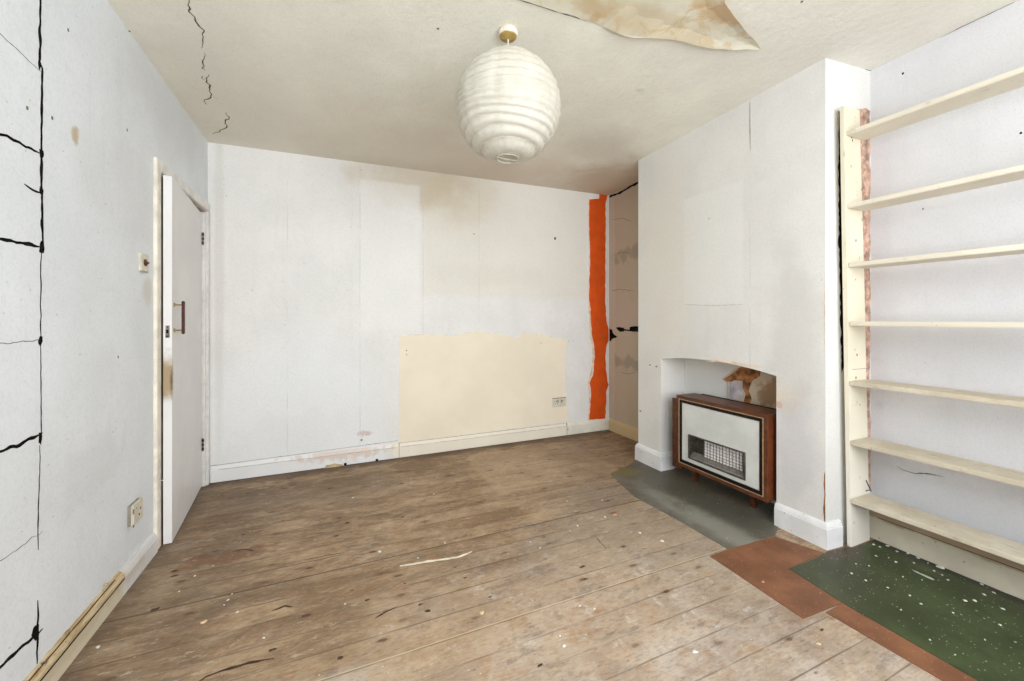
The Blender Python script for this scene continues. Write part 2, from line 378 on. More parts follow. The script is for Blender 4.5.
# --- floorboards running across the room
PITCH = 0.1236
def floor_material():
    m = Mat('old_bare_floorboards', 0.55, 0.35)
    row = m.math('FLOOR', m.mul(m.sub(m.y, 1.462), 1 / PITCH))
    fr = m.math('FRACT', m.mul(m.sub(m.y, 1.462), 1 / PITCH))
    rnd = m.white(m.add(row, 0.37)); rnd2 = m.white(m.add(row, 41.9))
    v = m.vec(m.add(m.x, m.mul(rnd, 17.0)), m.y, m.mul(rnd2, 9.0))
    grain = m.noise(9, 8, 0.65, m.scale(v, (0.9, 9.0, 1)), dist=0.6)
    grain2 = m.noise(30, 5, 0.7, m.scale(v, (0.7, 7.0, 1)), off=3)
    big = m.noise(2.2, 5, 0.6, off=1.3)
    med = m.noise(6, 6, 0.65, m.scale(m.obj, (0.8, 1.5, 1)), off=6.1)
    med2 = m.noise(4.5, 7, 0.68, m.scale(v, (0.7, 1.6, 1)), dist=0.4, off=8)
    med3 = m.noise(13, 6, 0.7, m.scale(v, (0.6, 1.8, 1)), dist=0.5, off=18)
    col = m.mix(m.step(med2, 0.36, 0.64), (136, 110, 82), (184, 158, 126))
    col = m.mix(m.mul(m.step(med3, 0.50, 0.66), 0.55), col, (106, 84, 64))
    col = m.mix(m.mul(m.step(med3, 0.30, 0.44, 1.0, 0.0), 0.40), col, (196, 178, 154))
    col = m.mix(m.mul(m.step(grain, 0.42, 0.66), 0.28), col, (112, 86, 62))
    col = m.mix(m.mul(m.step(grain2, 0.52, 0.72), 0.30), col, (100, 80, 60))
    col = m.mix(m.mul(m.step(rnd, 0.1, 0.95), 0.20), col, (116, 94, 74))
    col = m.mix(m.mul(m.step(rnd2, 0.6, 1.0), 0.15), col, (190, 168, 138))
    col = m.mix(m.mul(m.step(big, 0.46, 0.66), 0.40), col, (108, 86, 66))
    col = m.mix(m.mul(m.step(med, 0.52, 0.7), 0.30), col, (156, 116, 80))
    bl = m.noise(3.4, 8, 0.72, m.scale(m.obj, (0.8, 1.3, 1)), dist=.7, off=140)
    col = m.mix(m.mul(m.step(bl, 0.52, 0.62), 0.26), col, (104, 84, 64))
    col = m.mix(m.mul(m.step(bl, 0.34, 0.46, 1.0, 0.0), 0.45), col, (198, 176, 148))
    # greyed, sanded and whitened areas
    pale = m.step(m.noise(5, 6, 0.7, off=12), 0.42, 0.66)
    zone = m.blob((1.05, 1.0, 0), (0.95, 0.75, None), 1.0, 0.3, 4)
    col = m.mix(m.mul(zone, m.add(0.30, m.mul(pale, 0.35))), col, (196, 188, 180))
    zone = m.blob((1.6, 1.75, 0), (0.6, 0.55, None), 0.9, 0.4, 5)
    col = m.mix(m.mul(zone, 0.50), col, (156, 146, 132))
    zone = m.blob((0.75, 1.45, 0), (0.85, 0.30, None), 1.0, 0.6, 5)
    col = m.mix(m.mul(zone, 0.40), col, (186, 160, 130))
    zone = m.blob((-0.05, 1.38, 0), (0.16, 0.12, None), 1.0, 0.5, 8)
    col = m.mix(m.mul(zone, 0.55), col, (184, 174, 162))
    whi = m.mul(m.step(m.noise(11, 7, 0.75, off=20), 0.56, 0.64), m.blob((0.85, 1.2, 0), (0.85, 0.55, None), 0.8, 0.5, 5))
    col = m.mix(m.mul(whi, 0.45), col, (206, 202, 198))
    tan = m.mul(m.step(m.noise(7, 6, 0.7, off=31), 0.55, 0.63), m.blob((0.9, 1.1, 0), (1.0, 0.5, None), 0.8, 0.5, 5))
    col = m.mix(m.mul(tan, 0.40), col, (162, 126, 90))
    # paler rectangle where a rug or cupboard stood
    col = m.mix(m.mul(m.box((1.0, 2.52, None), (2.05, 3.36, None), 0.05, 0.012, 14), 0.50), col, (186, 162, 134))
    zone = m.blob((2.2, 2.95, 0), (0.5, 0.5, None), 1.0, 0.4, 5)
    col = m.mix(m.mul(zone, 0.5), col, (104, 84, 64))
    zone = m.blob((1.75, 2.30, 0), (0.35, 0.16, None), 1.0, 0.5, 7)
    col = m.mix(m.mul(zone, 0.45), col, (120, 110, 102))
    # dirt hugging the walls and the door threshold
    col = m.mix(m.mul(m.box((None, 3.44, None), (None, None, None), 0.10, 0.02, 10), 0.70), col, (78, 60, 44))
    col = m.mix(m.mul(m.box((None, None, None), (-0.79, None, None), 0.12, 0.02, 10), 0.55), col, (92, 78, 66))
    zone = m.blob((-0.62, 2.45, 0), (0.25, 0.85, None), 1.0, 0.5, 6)
    col = m.mix(m.mul(zone, 0.35), col, (100, 86, 72))
    zone = m.blob((-0.30, 3.1, 0), (0.9, 0.25, None), 1.0, 0.5, 6)
    col = m.mix(m.mul(zone, 0.35), col, (92, 74, 58))
    red = m.blob((-0.52, 2.42, 0), (0.19, 0.065, None), 0.6, 0.6, 12)
    col = m.mix(m.mul(red, 0.7), col, (112, 70, 38))
    red = m.blob((-0.75, 2.62, 0), (0.06, 0.05, None), 0.5, 0.5, 10)
    col = m.mix(m.mul(red, 0.5), col, (150, 136, 124))
    mx = m.mul(m.step(m.noise(8, 5, 0.7, m.scale(m.obj, (0.6, 1.6, 1)), off=50), 0.58, 0.68), m.blob((0.3, 1.9, 0), (1.3, 1.2, None), 0.8, 0.3, 5))
    col = m.mix(m.mul(mx, 0.45), col, (150, 96, 58))
    gr = m.mul(m.step(m.noise(7, 6, 0.75, m.scale(m.obj, (0.6, 1.6, 1)), off=61), 0.56, 0.66), 0.55)
    col = m.mix(gr, col, (112, 102, 96))
    hf = m.noise(70, 4, 0.7, m.scale(m.obj, (0.45, 1.5, 1)), off=210)
    col = m.mix(m.mul(m.step(hf, 0.50, 0.68), 0.34), col, (92, 72, 54))
    col = m.mix(m.mul(m.step(hf, 0.32, 0.46, 1.0, 0.0), 0.26), col, (204, 186, 160))
    hf2 = m.noise(26, 6, 0.75, m.scale(m.obj, (0.6, 1.5, 1)), dist=.5, off=230)
    col = m.mix(m.mul(m.step(hf2, 0.55, 0.64), 0.34), col, (118, 86, 58))
    # knots and nail marks
    kv = m.vadd(m.scale(m.obj, (0.55, 1.3, 1)), (0.3, 0.1, 0))
    kn = m.vor(6.5, kv, 0); kc = m.vor(6.5, kv, 1)
    ksep = m.n.new('ShaderNodeSeparateColor'); m.l.new(kc, ksep.inputs[0])
    knot = m.mul(m.step(m.add(kn, m.mul(m.sub(m.noise(40, 2), .5), .08)), 0.04, 0.085, 1.0, 0.0), m.step(ksep.outputs[0], 0.40, 0.45))
    halo = m.mul(m.step(kn, 0.05, 0.20, 1.0, 0.0), m.step(ksep.outputs[0], 0.40, 0.45))
    col = m.mix(m.mul(halo, 0.28), col, (104, 72, 46))
    col = m.mix(m.mul(knot, m.mul(ksep.outputs[1], 0.9)), col, (60, 45, 34))
    dk = m.step(m.noise(30, 5, 0.65, m.scale(m.obj, (0.6, 1.5, 1)), off=14), 0.64, 0.70)
    col = m.mix(m.mul(dk, 0.7), col, (66, 50, 38))
    fl = m.mul(m.step(m.noise(24, 6, 0.75, m.scale(m.obj, (0.5, 1.6, 1)), off=114), 0.58, 0.66), m.step(m.noise(2.5, 3, off=64), .4, .6))
    col = m.mix(m.mul(fl, 0.5), col, (204, 192, 174))
    # paint drips: fine pale specks
    sp = m.step(m.noise(60, 2, 0.5, off=77), 0.735, 0.765)
    col = m.mix(m.mul(sp, 0.8), col, (222, 214, 202))
    # dusty pale arris beside each joint near the camera, dark joint everywhere
    edge = m.mul(m.step(fr, 0.0, 0.045, 1.0, 0.0), m.step(m.y, 1.35, 1.75, 1.0, 0.2))
    col = m.mix(m.mul(edge, m.mul(m.step(m.noise(5, 3, off=90), 0.35, 0.55), 0.6)), col, (216, 208, 192))
    l2 = m.math('ABSOLUTE', m.sub(m.y, 2.082))
    col = m.mix(m.mul(m.step(l2, 0.001, 0.005, 1.0, 0.0), 0.75), col, (66, 50, 38))
    l3 = m.math('ABSOLUTE', m.sub(m.y, 1.466))
    col = m.mix(m.mul(m.step(l3, 0.0015, 0.004, 1.0, 0.0), 0.75), col, (212, 194, 160))
    dj = m.step(m.mn(fr, m.sub(1.0, fr)), 0.0, 0.05, 1.0, 0.0)
    col = m.mix(m.mul(dj, m.add(.16, m.mul(m.step(m.noise(3, 3, off=93), 0.42, 0.6), 0.45))), col, (84, 66, 50))
    return m.finish(col, rough=m.step(big, 0.3, 0.7, 0.5, 0.72), bump=m.add(grain, m.mul(grain2, 0.6)), dist=0.0015, strength=0.5)
M_floor = floor_material()

def sheet_mat(name, a, b, specks=None, spc=(214, 212, 200), rough=0.45, nsc=5, extras=()):
    m = Mat(name, rough, 0.4)
    col = m.mix(m.step(m.noise(nsc, 6, 0.65), 0.35, 0.68), a, b)
    for e in extras:
        mask, cc, k = e(m); col = m.mix(m.mul(mask, k), col, cc)
    if specks:
        sp = m.step(m.noise(specks, 2, 0.5, off=17), 0.745, 0.78)
        sp2 = m.step(m.noise(specks * 2.2, 1, 0.5, off=27), 0.72, 0.76)
        col = m.mix(m.mul(m.mx(sp, sp2), 0.75), col, spc)
    return m.finish(col, bump=m.noise(14, 5), dist=0.0015)
M_green = sheet_mat('dark_green_lino', (50, 60, 34), (68, 80, 48), 50, rough=0.38, extras=[
    B((2.05, 1.1, 0), (0.3, 0.2, None), (62, 58, 44), 0.4, 1.0, 0.5, 6),
    B((2.36, 1.21, 0), (0.10, 0.06, None), (74, 60, 50), 0.8, 0.8, 0.5, 12),
    BX((2.62, None, None), (None, None, None), (18, 22, 14), 0.85, 0.06, 0.02)])
M_hard = sheet_mat('red_brown_hardboard', (112, 73, 50), (138, 93, 65), 60, (206, 160, 130), rough=0.6, extras=[
    B((1.83, 1.05, 0), (0.12, 0.06, None), (92, 62, 46), 0.5, 1.0, 0.6, 8)])
M_hearth = sheet_mat('grey_green_lino', (88, 84, 74), (114, 110, 100), 48, rough=0.42, nsc=4, extras=[
    B((2.0, 1.72, 0), (0.10, 0.45, None), (144, 144, 134), 0.7, 1.0, 0.35, 6),
    B((2.32, 2.2, 0), (0.30, 0.5, None), (74, 64, 46), 0.7, 1.0, 0.5, 8),
    B((2.05, 2.50, 0), (0.14, 0.08, None), (112, 104, 56), 0.7, 0.8, 0.4, 10),
    B((2.2, 1.9, 0), (0.12, 0.5, None), (74, 76, 68), 0.6, 1.0, 0.4, 6)])

# ------------------------------------------------------------------ room shell
bm = bmesh.new()
y = YW - 0.1; k = math.floor((y - 1.462) / PITCH); yy = 1.462 + k * PITCH
while yy < YB + 0.1:
    y0 = max(yy, YW - 0.1); y1 = min(yy + PITCH, YB + 0.1)
    vs = bx(bm, XL - 0.02, XR + 0.1, y0 + 0.0006, y1 - 0.0006, -0.022, 0.0)
    yy += PITCH
bx(bm, XL - 0.02, XR + 0.1, YW - 0.1, YB + 0.1, -0.06, -0.022)
floor = struct(link('floor', bm, M_floor))

bm = bmesh.new()
vs = []
for x in (XL - 0.12, XR + 0.1):
    for y in (YW - 0.1, YB + 0.1):
        vs.append(bm.verts.new((x, y, ceil_z(x, y)))); vs.append(bm.verts.new((x, y, 2.75)))
for f in ((0, 1, 3, 2), (4, 6, 7, 5), (0, 4, 5, 1), (2, 3, 7, 6), (0, 2, 6, 4), (1, 5, 7, 3)): bm.faces.new([vs[i] for i in f])
ceiling = struct(link('ceiling', bm, M_ceil))

DO0, DO1, DOZ = 2.672, 3.500, 1.968        # door opening
bm = bmesh.new()
wallbx(bm, XL - 0.12, XL, YW - 0.1, DO0)
wallbx(bm, XL - 0.12, XL, DO1, YB)
wallbx(bm, XL - 0.12, XL, DO0, DO1, DOZ)
wall_left = struct(link('wall_left', bm, M_left))
bm = bmesh.new(); wallbx(bm, XL - 0.12, XR + 0.1, YB, YB + 0.1)
wall_back = struct(link('wall_back', bm, M_back))
bm = bmesh.new(); wallbx(bm, XR, XR + 0.1, YW - 0.1, YB)
wall_right = struct(link('wall_right', bm, M_right))

# chimney breast with its arched fireplace recess
OY0, OY1, XN = 1.517, 2.422, 2.583
bm = bmesh.new()
arch = [(OY1, 0.0)] + [(OY1 + (OY0 - OY1) * i / 20, 0.879 + (0.863 - 0.879) * i / 20 + 0.040 * (1 - ((i - 10) / 10) ** 2)) for i in range(21)] + [(OY0, 0.0)]
outline = [(YF, 0.0)] + arch + [(YN, 0.0)]
fr, bk = [], []
for yv, zv in outline:
    fr.append(bm.verts.new((XC, yv, zv))); bk.append(bm.verts.new((XN, yv if yv != YN else YN + (YN2 - YN) * (XN - XC) / (XR - XC), zv)))
tf = [bm.verts.new((XC, YN, ceil_z(XC, YN) + .004)), bm.verts.new((XC, YF, ceil_z(XC, YF) + .004))]
tb = [bm.verts.new((XN, bk[-1].co.y, ceil_z(XN, YN) + .004)), bm.verts.new((XN, YF, ceil_z(XN, YF) + .004))]
F1 = fr + tf; B1 = bk + tb
bm.faces.new(F1); bm.faces.new(B1[::-1])
for i in range(len(F1)):
    j = (i + 1) % len(F1); bm.faces.new((F1[i], B1[i], B1[j], F1[j]))
q = [bk[-1].co.y, YN2]
v8 = []
for x, ya in ((XN, q[0]), (XR, q[1])):
    for yv in (ya, YF):
        v8.append(bm.verts.new((x, yv, 0))); v8.append(bm.verts.new((x, yv, ceil_z(x, yv) + .004)))
for f in ((0, 1, 3, 2), (4, 6, 7, 5), (0, 4, 5, 1), (2, 3, 7, 6), (0, 2, 6, 4), (1, 5, 7, 3)): bm.faces.new([v8[i] for i in f])
wall_chimney = struct(link('wall_chimney', bm, M_chim))

# window wall behind the camera, with a big sash window that lights the room
WX0, WX1, WZ0, WZ1 = -0.45, 2.05, 0.75, 2.35
bm = bmesh.new()
wallbx(bm, XL, WX0, YW - 0.1, YW); wallbx(bm, WX1, XR, YW - 0.1, YW)
wallbx(bm, WX0, WX1, YW - 0.1, YW, WZ1)
bx(bm, WX0, WX1, YW - 0.1, YW, 0, WZ0)
wall_front = struct(link('wall_front', bm, M_front))
bm = bmesh.new()
for a, b in ((WX0, WX0 + .06), (WX1 - .06, WX1), ((WX0 + WX1) / 2 - .03, (WX0 + WX1) / 2 + .03)): bx(bm, a, b, YW - .08, YW - .03, WZ0, WZ1)
for a, b in ((WZ0, WZ0 + .07), (WZ1 - .06, WZ1), (1.52, 1.57)): bx(bm, WX0 + .06, WX1 - .06, YW - .078, YW - .032, a, b)
window = struct(link('window_1', bm, M_white_gloss))
bm = bmesh.new(); bx(bm, WX0 - .06, WX1 + .06, YW, YW + .10, WZ0 - .035, WZ0 - .002); bev(bm, .006, 2)
link('window_sill', bm, M_white_gloss, window)

# hallway seen only through the crack of the door
bm = bmesh.new()
bx(bm, -2.0, -1.95, 2.2, 3.8, 0, 2.3); bx(bm, -1.95, XL - .12, 2.2, 2.25, 0, 2.3); bx(bm, -1.95, XL - .12, 3.75, 3.8, 0, 2.3)
bx(bm, -1.95, XL - .12, 2.25, 3.75, 2.25, 2.3); bx(bm, -1.95, XL - .02, 2.25, 3.75, -.05, -.002)
struct(link('wall_hall', bm, M_hall))

# ------------------------------------------------------------------ wall details
# block joints in the left wall
def LW(u, v): return on_x(u, v, XL)
NL = (1, 0, 0)
ribbon('crack', [LW(40, -8), LW(39.5, 62), LW(42, 68), LW(41, 152), LW(41.5, 190), LW(42.5, 245)], NL, 0.011, M_crack, wall_left, jit=0.004, taper=False)
ribbon('crack', [LW(42.5, 245), LW(40.5, 262), LW(40.5, 345)], NL, 0.004, M_crack, wall_left, jit=0.004)
ribbon('crack', [LW(40.5, 345), LW(41, 430), LW(41, 445)], NL, 0.0035, M_crack, wall_left, jit=0.003)
ribbon('crack', [LW(40, 445), LW(38, 515), LW(38, 550)], NL, 0.0035, M_crack, wall_left, jit=0.003)
ribbon('crack', [LW(38, 600), LW(37.5, 632), LW(37, 664)], NL, 0.010, M_crack, wall_left, jit=0.004)
def hcrack(z0, z1, w, mat=M_crack, y0=1.45, y1=1.775, jit=0.008):
    ribbon('crack', [(XL, y0, z0), (XL, (y0 + y1) / 2, (z0 + z1) / 2 + .004), (XL, y1, z1)], NL, w, mat, wall_left, jit=jit)
hcrack(1.698, 1.722, 0.012); hcrack(1.408, 1.424, 0.011); hcrack(0.812, 0.826, 0.012); hcrack(0.222, 0.205, 0.014)
hcrack(2.00, 1.98, 0.0018, M_crack_pale); hcrack(1.116, 1.128, 0.003, M_crack_pale); hcrack(0.51, 0.515, 0.0025, M_crack_pale)
ribbon('crack', [LW(24, 184), LW(33, 190), LW(41, 193)], NL, 0.010, M_crack, wall_left)
for u, v, rr in ((39, 64, .012), (41, 153, .014), (41, 190, .012), (41, 248, .016), (40, 341, .012), (40, 437, .014), (35, 632, .022)):
    p = LW(u, v)
    patch('crack', [p + Vector((0, math.cos(a) * rr * random.uniform(.4, 1), math.sin(a) * rr * 1.7 * random.uniform(.4, 1))) for a in [i * PI / 4 for i in range(8)]], NL, 0.0016, M_crack, wall_left)
for u, v in ((118, 357), (166, 172), (127, 130), (68, 30), (27, 108), (52, 118)):
    p = LW(u, v); patch('pinhole', [p + Vector((0, math.cos(a) * .005, math.sin(a) * .007)) for a in [i * PI / 3 for i in range(6)]], NL, 0.0008, M_seal, wall_left)

# back wall: cream rectangle left by old furniture, orange strip
def BW(u, v): return on_y(u, v, YB)
NB = (0, -1, 0)
cr = [BW(*p) for p in [(399, 444), (399.3, 336), (421, 334.5), (454, 335.4), (476.6, 331), (503, 335), (515.6, 338), (524, 333), (544, 335), (567, 340), (565.8, 352.6), (565, 385.5), (568, 421)]]
patch('bare_plaster', cr, NB, 0.0008, M_cream_paper, wall_back, amp=0.008, seg=0.02, keep=(12,))
ribbon('torn_paper_edge', [BW(*p) for p in [(399.3, 336), (421, 334.5), (454, 335.4), (476.6, 331), (503, 335), (515.6, 338), (524, 333), (544, 335), (567, 340)]], NB, 0.012, M_paperlip, wall_back, thick=.0016, jit=.010, taper=False)
ribbon('torn_paper_edge', [BW(*p) for p in [(567.5, 340), (566, 353), (565.5, 386), (568, 421)]], NB, 0.007, M_paperlip, wall_back, thick=.0016, jit=.006, taper=False)
orr = [(589, 199.5), (599, 198.6), (599, 193.9), (607.8, 194.6), (605.4, 204), (605.8, 227), (605, 302), (606.7, 322), (608.4, 328.6), (608.4, 340), (606.4, 346), (605.3, 356), (605.8, 368), (607.5, 381.5), (608.6, 385), (606.2, 391), (605.4, 419), (589, 420), (590.4, 405), (590.8, 390), (589.4, 383), (593, 375), (594.6, 358), (594.2, 346), (592, 337), (590.8, 320), (589, 298), (590, 258), (589, 223)]
oc = [BW(*p) for p in orr]
patch('orange_paint_strip', oc, NB, 0.0010, M_orange, wall_back, amp=0.008, seg=0.022)
for pts, w_ in (([(588.8, 200), (588.6, 223), (589.4, 258), (588.6, 298)], .010), ([(589, 300), (590, 320), (591.2, 337), (593, 346), (593.4, 358), (591.8, 372), (588.6, 383), (589.6, 392), (589.6, 405), (588.2, 420)], .022)):
    ribbon('torn_paper_edge', [BW(*p) for p in pts], NB, w_, M_peach, wall_back, thick=.0016, jit=.008, taper=False)
p0 = BW(555, 238.5); patch('hole', [p0 + Vector((math.cos(a) * .010, 0, math.sin(a) * .016)) for a in [i * PI / 5 for i in range(10)]], NB, 0.0012, M_crack, wall_back, amp=.003)
for u, v, s in ((406.5, 350.5, .006), (406.5, 354.5, .005), (541, 343, .005), (569, 341, .004), (573, 341, .004), (474, 234, .006), (361, 170, .004), (361.5, 440, .009)):
    p = BW(u, v); patch('pinhole', [p + Vector((math.cos(a) * s, 0, math.sin(a) * s)) for a in [i * PI / 3 for i in range(6)]], NB, 0.0011, M_seal, wall_back)
ribbon('skirting_top_line', [BW(210, 466), BW(300, 454), BW(398, 440.5)], NB, 0.003, M_seal, wall_back, jit=.002, taper=False)  # thin grey line where the skirting top meets the wall

ribbon('skirting_top_line', [(.48, YB, .1235), (2.14, YB, .1235)], NB, 0.003, M_seal, wall_back, jit=.002, taper=False)
# alcove side wall: ceiling gap and missing plaster
def RW(u, v): return on_x(u, v, XR)
NR = (-1, 0, 0)
ribbon('crack', [RW(609.6, 196.5), RW(620, 193.0), RW(628, 188.0), RW(638, 182.5), RW(650, 177)], NR, 0.026, M_crack, wall_right, taper=False, jit=.003)
for pts in ([(616, 327.5), (619, 327), (624, 327.8), (624, 331.5), (620, 331.8), (618, 330)], [(624, 328.8), (630, 330), (630, 331.2), (624, 330.6)], [(630, 327), (634, 326.2), (641, 326.4), (641, 332), (633, 331.5), (629.5, 331)],
            [(609.6, 329), (612, 329.5), (613, 333), (615.5, 335.5), (617.8, 337), (615, 338), (612.5, 338.6), (611, 341), (609.6, 341.2)]):
    patch('hole', [RW(*p) for p in pts], NR, 0.0012, M_crack, wall_right, amp=.003, seg=.015)
for a, b, c in (((611, 291), (620, 289), (634, 291)), ((612, 220), (622, 218), (633, 222)), ((620, 372), (628, 374), (636, 372)), ((614, 255), (624, 252), (630, 253))):
    ribbon('scuff', [RW(*a), RW(*b), RW(*c)], NR, 0.005, M_seal, wall_right)
# bare edge of plaster and marks on the shelf wall
for u, v, s in ((903, 73.5, .005), (1021, 133, .004), (923, 209, .003), (883, 205, .003)):
    p = RW(u, v); patch('pinhole', [p + Vector((0, math.cos(a) * s, math.sin(a) * s * 1.3)) for a in [i * PI / 3 for i in range(6)]], NR, 0.0011, M_crack, wall_right)
ribbon('scribble', [RW(897, 466), RW(903, 470), RW(915, 473.5), (RW(928, 473.3)), RW(940, 475.5)], NR, 0.0028, M_crack, wall_right, jit=.001)
ribbon('scribble', [RW(918, 472.2), RW(930, 474.6), RW(944, 476.8)], NR, 0.0022, M_crack, wall_right, jit=.001)

# chimney breast details
def CW(u, v): return on_x(u, v, XC)
NC = (-1, 0, 0)
def SIDE(x): return YN + (YN2 - YN) * (x - XC) / (XR - XC)
sv = [(x, SIDE(x), z) for x, z in [(2.560, 2.33), (2.60, 2.335), (2.655, 2.35), (2.688, 2.34), (2.690, 1.9), (2.686, 1.5), (2.690, 1.2), (2.684, .9), (2.689, .5), (2.688, .25), (2.62, .25), (2.60, 1.2)]]
patch('bare_plaster', sv, (-(YN - YN2) / (XR - XC), -1, 0), 0.0012, M_pinkplaster, wall_chimney, amp=.010, seg=.03)
for u, v, s in ((709, 218.5, .006), (650, 365, .009), (656.5, 366.5, .012), (640.5, 411, .012)):
    p = CW(u, v); patch('pinhole', [p + Vector((0, math.cos(a) * s, math.sin(a) * s * .6)) for a in [i * PI / 3 for i in range(6)]], NC, 0.0011, M_seal, wall_chimney)
ribbon('painted_gap_shade', [on_y(844.8, 542, 1.2555), on_y(842.8, 450, 1.2555), on_y(841.8, 340, 1.2555), on_y(839.8, 220, 1.2555), on_y(839.6, 112, 1.2555)], (-.076, -.997, 0), .030, M_crack, wall_chimney, thick=.004, jit=.001, taper=False)  # black strip painted in for the unlit slit behind the shelf upright
# chipped corner showing brown plaster
patch('chipped_corner', [(XC, YN + .001, .132), (XC, YN + .001, .40), (XC, YN + .005, .38), (XC, YN + .008, .33), (XC, YN + .004, .27), (XC, YN + .010, .20), (XC, YN + .006, .14)], NC, 0.0012, simple('brown_undercoat', (150, 104, 66), .8, .12, 40), wall_chimney, amp=.003, seg=.02)
patch('chipped_corner', [(XC, YN + .001, .95), (XC, YN + .001, 1.4), (XC, YN + .006, 1.3), (XC, YN + .004, 1.1)], NC, 0.0009, M_peach, wall_chimney, amp=.002, seg=.03)
ribbon('crack', [CW(750, 102), CW(750, 122), CW(750.3, 150)], NC, 0.003, M_crack_pale, wall_chimney, jit=.001)
ribbon('paper_edge', [CW(684, 304.5), CW(712, 305.5), CW(743, 304.5)], NC, 0.005, simple('paper_lip', (190, 184, 174), .8), wall_chimney, jit=.001)
ribbon('torn_paper_edge', [CW(706, 362), CW(716, 360.6), CW(730, 362), CW(746, 365.5)], NC, 0.012, M_peach, wall_chimney, jit=.006)
# peeled and scorched plaster inside the recess
def NW(u, v): return on_x(u, v, XN)
M_scorch = paint('stained_recess_plaster', (216, 198, 172), mott=3.0, specks=1.0, extras=[B((XN, 1.72, 0.70), (None, .09, .09), (150, 104, 62), .7, .8, .7, 16)])
M_brownpeel = simple('brown_peeled_plaster', (164, 112, 70), .9, .2, 22, .002)
M_lilac = simple('lilac_recess_paint', (196, 188, 194), .7, .08, 14)
patch('stained_plaster', [NW(*p) for p in [(729, 402), (728.5, 384), (722, 379), (733, 370), (745, 365), (790, 372), (800, 392), (800, 415), (770, 410)]], NC, 0.0015, M_scorch, wall_chimney, amp=.006, seg=.03)
patch('peeled_plaster', [NW(*p) for p in [(724, 379.5), (734, 372), (742, 367), (761, 370), (760, 376), (752, 381.5), (750, 384), (743, 381), (735, 380), (729, 382.5)]], NC, 0.003, M_brownpeel, wall_chimney, amp=.006, seg=.02)
patch('peeled_plaster', [NW(*p) for p in [(743, 381), (752, 381.5), (749, 391), (752, 399), (750, 403.5), (744, 402), (746, 394), (743, 388)]], NC, 0.003, M_brownpeel, wall_chimney, amp=.006, seg=.02)
patch('lilac_paint', [NW(*p) for p in [(730.5, 384), (735, 381), (742, 381.5), (743, 388), (745, 395), (740, 398), (731, 400)]], NC, 0.0025, M_lilac, wall_chimney, amp=.004, seg=.02)

# ceiling: long crack near the left wall, peeling paper patch
zc = (0, 0, -1)
def CE(u, v): return on_ceil(u, v)
segs = [[(187, -4), (189, 10), (193, 18), (199, 26), (203, 30), (202, 39), (201, 48)], [(204, 52), (206, 58), (204, 64), (202, 68), (206, 70)], [(208, 74), (207, 82), (209, 86), (211, 92), (210, 97), (206, 100), (205, 104)],
        [(226, 112), (229, 119), (225, 122), (226, 127), (220, 131), (213, 134)], [(203, 76), (205, 80)], [(201, 66), (204, 69)]]
for sgm, w in zip(segs, (.005, .004, .007, .006, .004, .004)):
    ribbon('crack', [CE(*p) for p in sgm], zc, w, M_crackbrown, ceiling, jit=.014, seg=.010)
ribbon('raised_paper_edge', [CE(211, 96), CE(217, 98), CE(222, 103)], zc, .008, M_peach, ceiling, jit=.004)
ribbon('crack', [CE(637, 161.8), CE(660, 149.5), CE(672, 142.7)], zc, .006, M_crack_pale, ceiling, jit=.002)
ribbon('crack', [CE(712, 121.5), CE(735, 109.0), CE(751, 100.0)], zc, .006, M_crack, ceiling, jit=.002)
ribbon('crack', [CE(862, 69.0), CE(868, 71.2), CE(874, 71.0), CE(880, 67.5)], zc, .012, M_crack, ceiling, jit=.001)
ribbon('crack', [CE(880, 67.0), CE(920, 48.2), CE(960, 27.5), CE(1015, 1.5)], zc, .005, M_crack_pale, ceiling, jit=.002)
for u, v in ((438, 28.5), (802, 1.5), (129, 31)):
    p = CE(u, v); patch('pinhole', [p + Vector((math.cos(a) * .006, math.sin(a) * .006, 0)) for a in [i * PI / 3 for i in range(6)]], zc, 0.0012, M_seal, ceiling)
M_peel = Mat('yellowed_peeling_lining_paper', 0.8, 0.2)
c0 = M_peel.mix(M_peel.step(M_peel.noise(4, 5, .6), .35, .65), (208, 203, 184), (220, 216, 200))
c0 = M_peel.mix(M_peel.mul(M_peel.step(M_peel.noise(5, 5, .7, dist=1.5, off=5), .55, .62), .5), c0, (196, 168, 120))
c0 = M_peel.mix(M_peel.mul(M_peel.blob((1.55, 1.24, 0), (.16, .05, None), .9, .6, 12), .6), c0, (184, 140, 80))
c0 = M_peel.mix(M_peel.mul(M_peel.blob((1.0, 1.44, 0), (.14, .05, None), .9, .6, 12), .5), c0, (184, 148, 92))
c0 = M_peel.mix(M_peel.mul(M_peel.blob((1.35, 1.42, 0), (.30, .09, None), .9, .5, 10), .45), c0, (188, 166, 122))
M_peel = M_peel.finish(c0, bump=M_peel.add(M_peel.noise(6, 4), M_peel.mul(M_peel.noise(25, 4), .3)), dist=.006)
pp = [(0.45, 1.52), (0.727, 1.513), (1.049, 1.508), (1.277, 1.503), (1.38, 1.462), (1.514, 1.432), (1.70, 1.412), (1.80, 1.385), (1.848, 1.358), (1.926, 1.326), (1.80, 1.285), (1.66, 1.245), (1.497, 1.190), (1.30, 0.98), (0.9, 0.80), (0.45, 0.85)]
bm = bmesh.new()
fine = rag([Vector((a, b, 0)) for a, b in pp], .012, .05)
f = bm.faces.new([bm.verts.new(p) for p in fine])
bmesh.ops.triangulate(bm, faces=[f])
bmesh.ops.subdivide_edges(bm, edges=[e for e in bm.edges if len(e.link_faces) == 2], cuts=3, use_grid_fill=False)
bmesh.ops.triangulate(bm, faces=list(bm.faces))
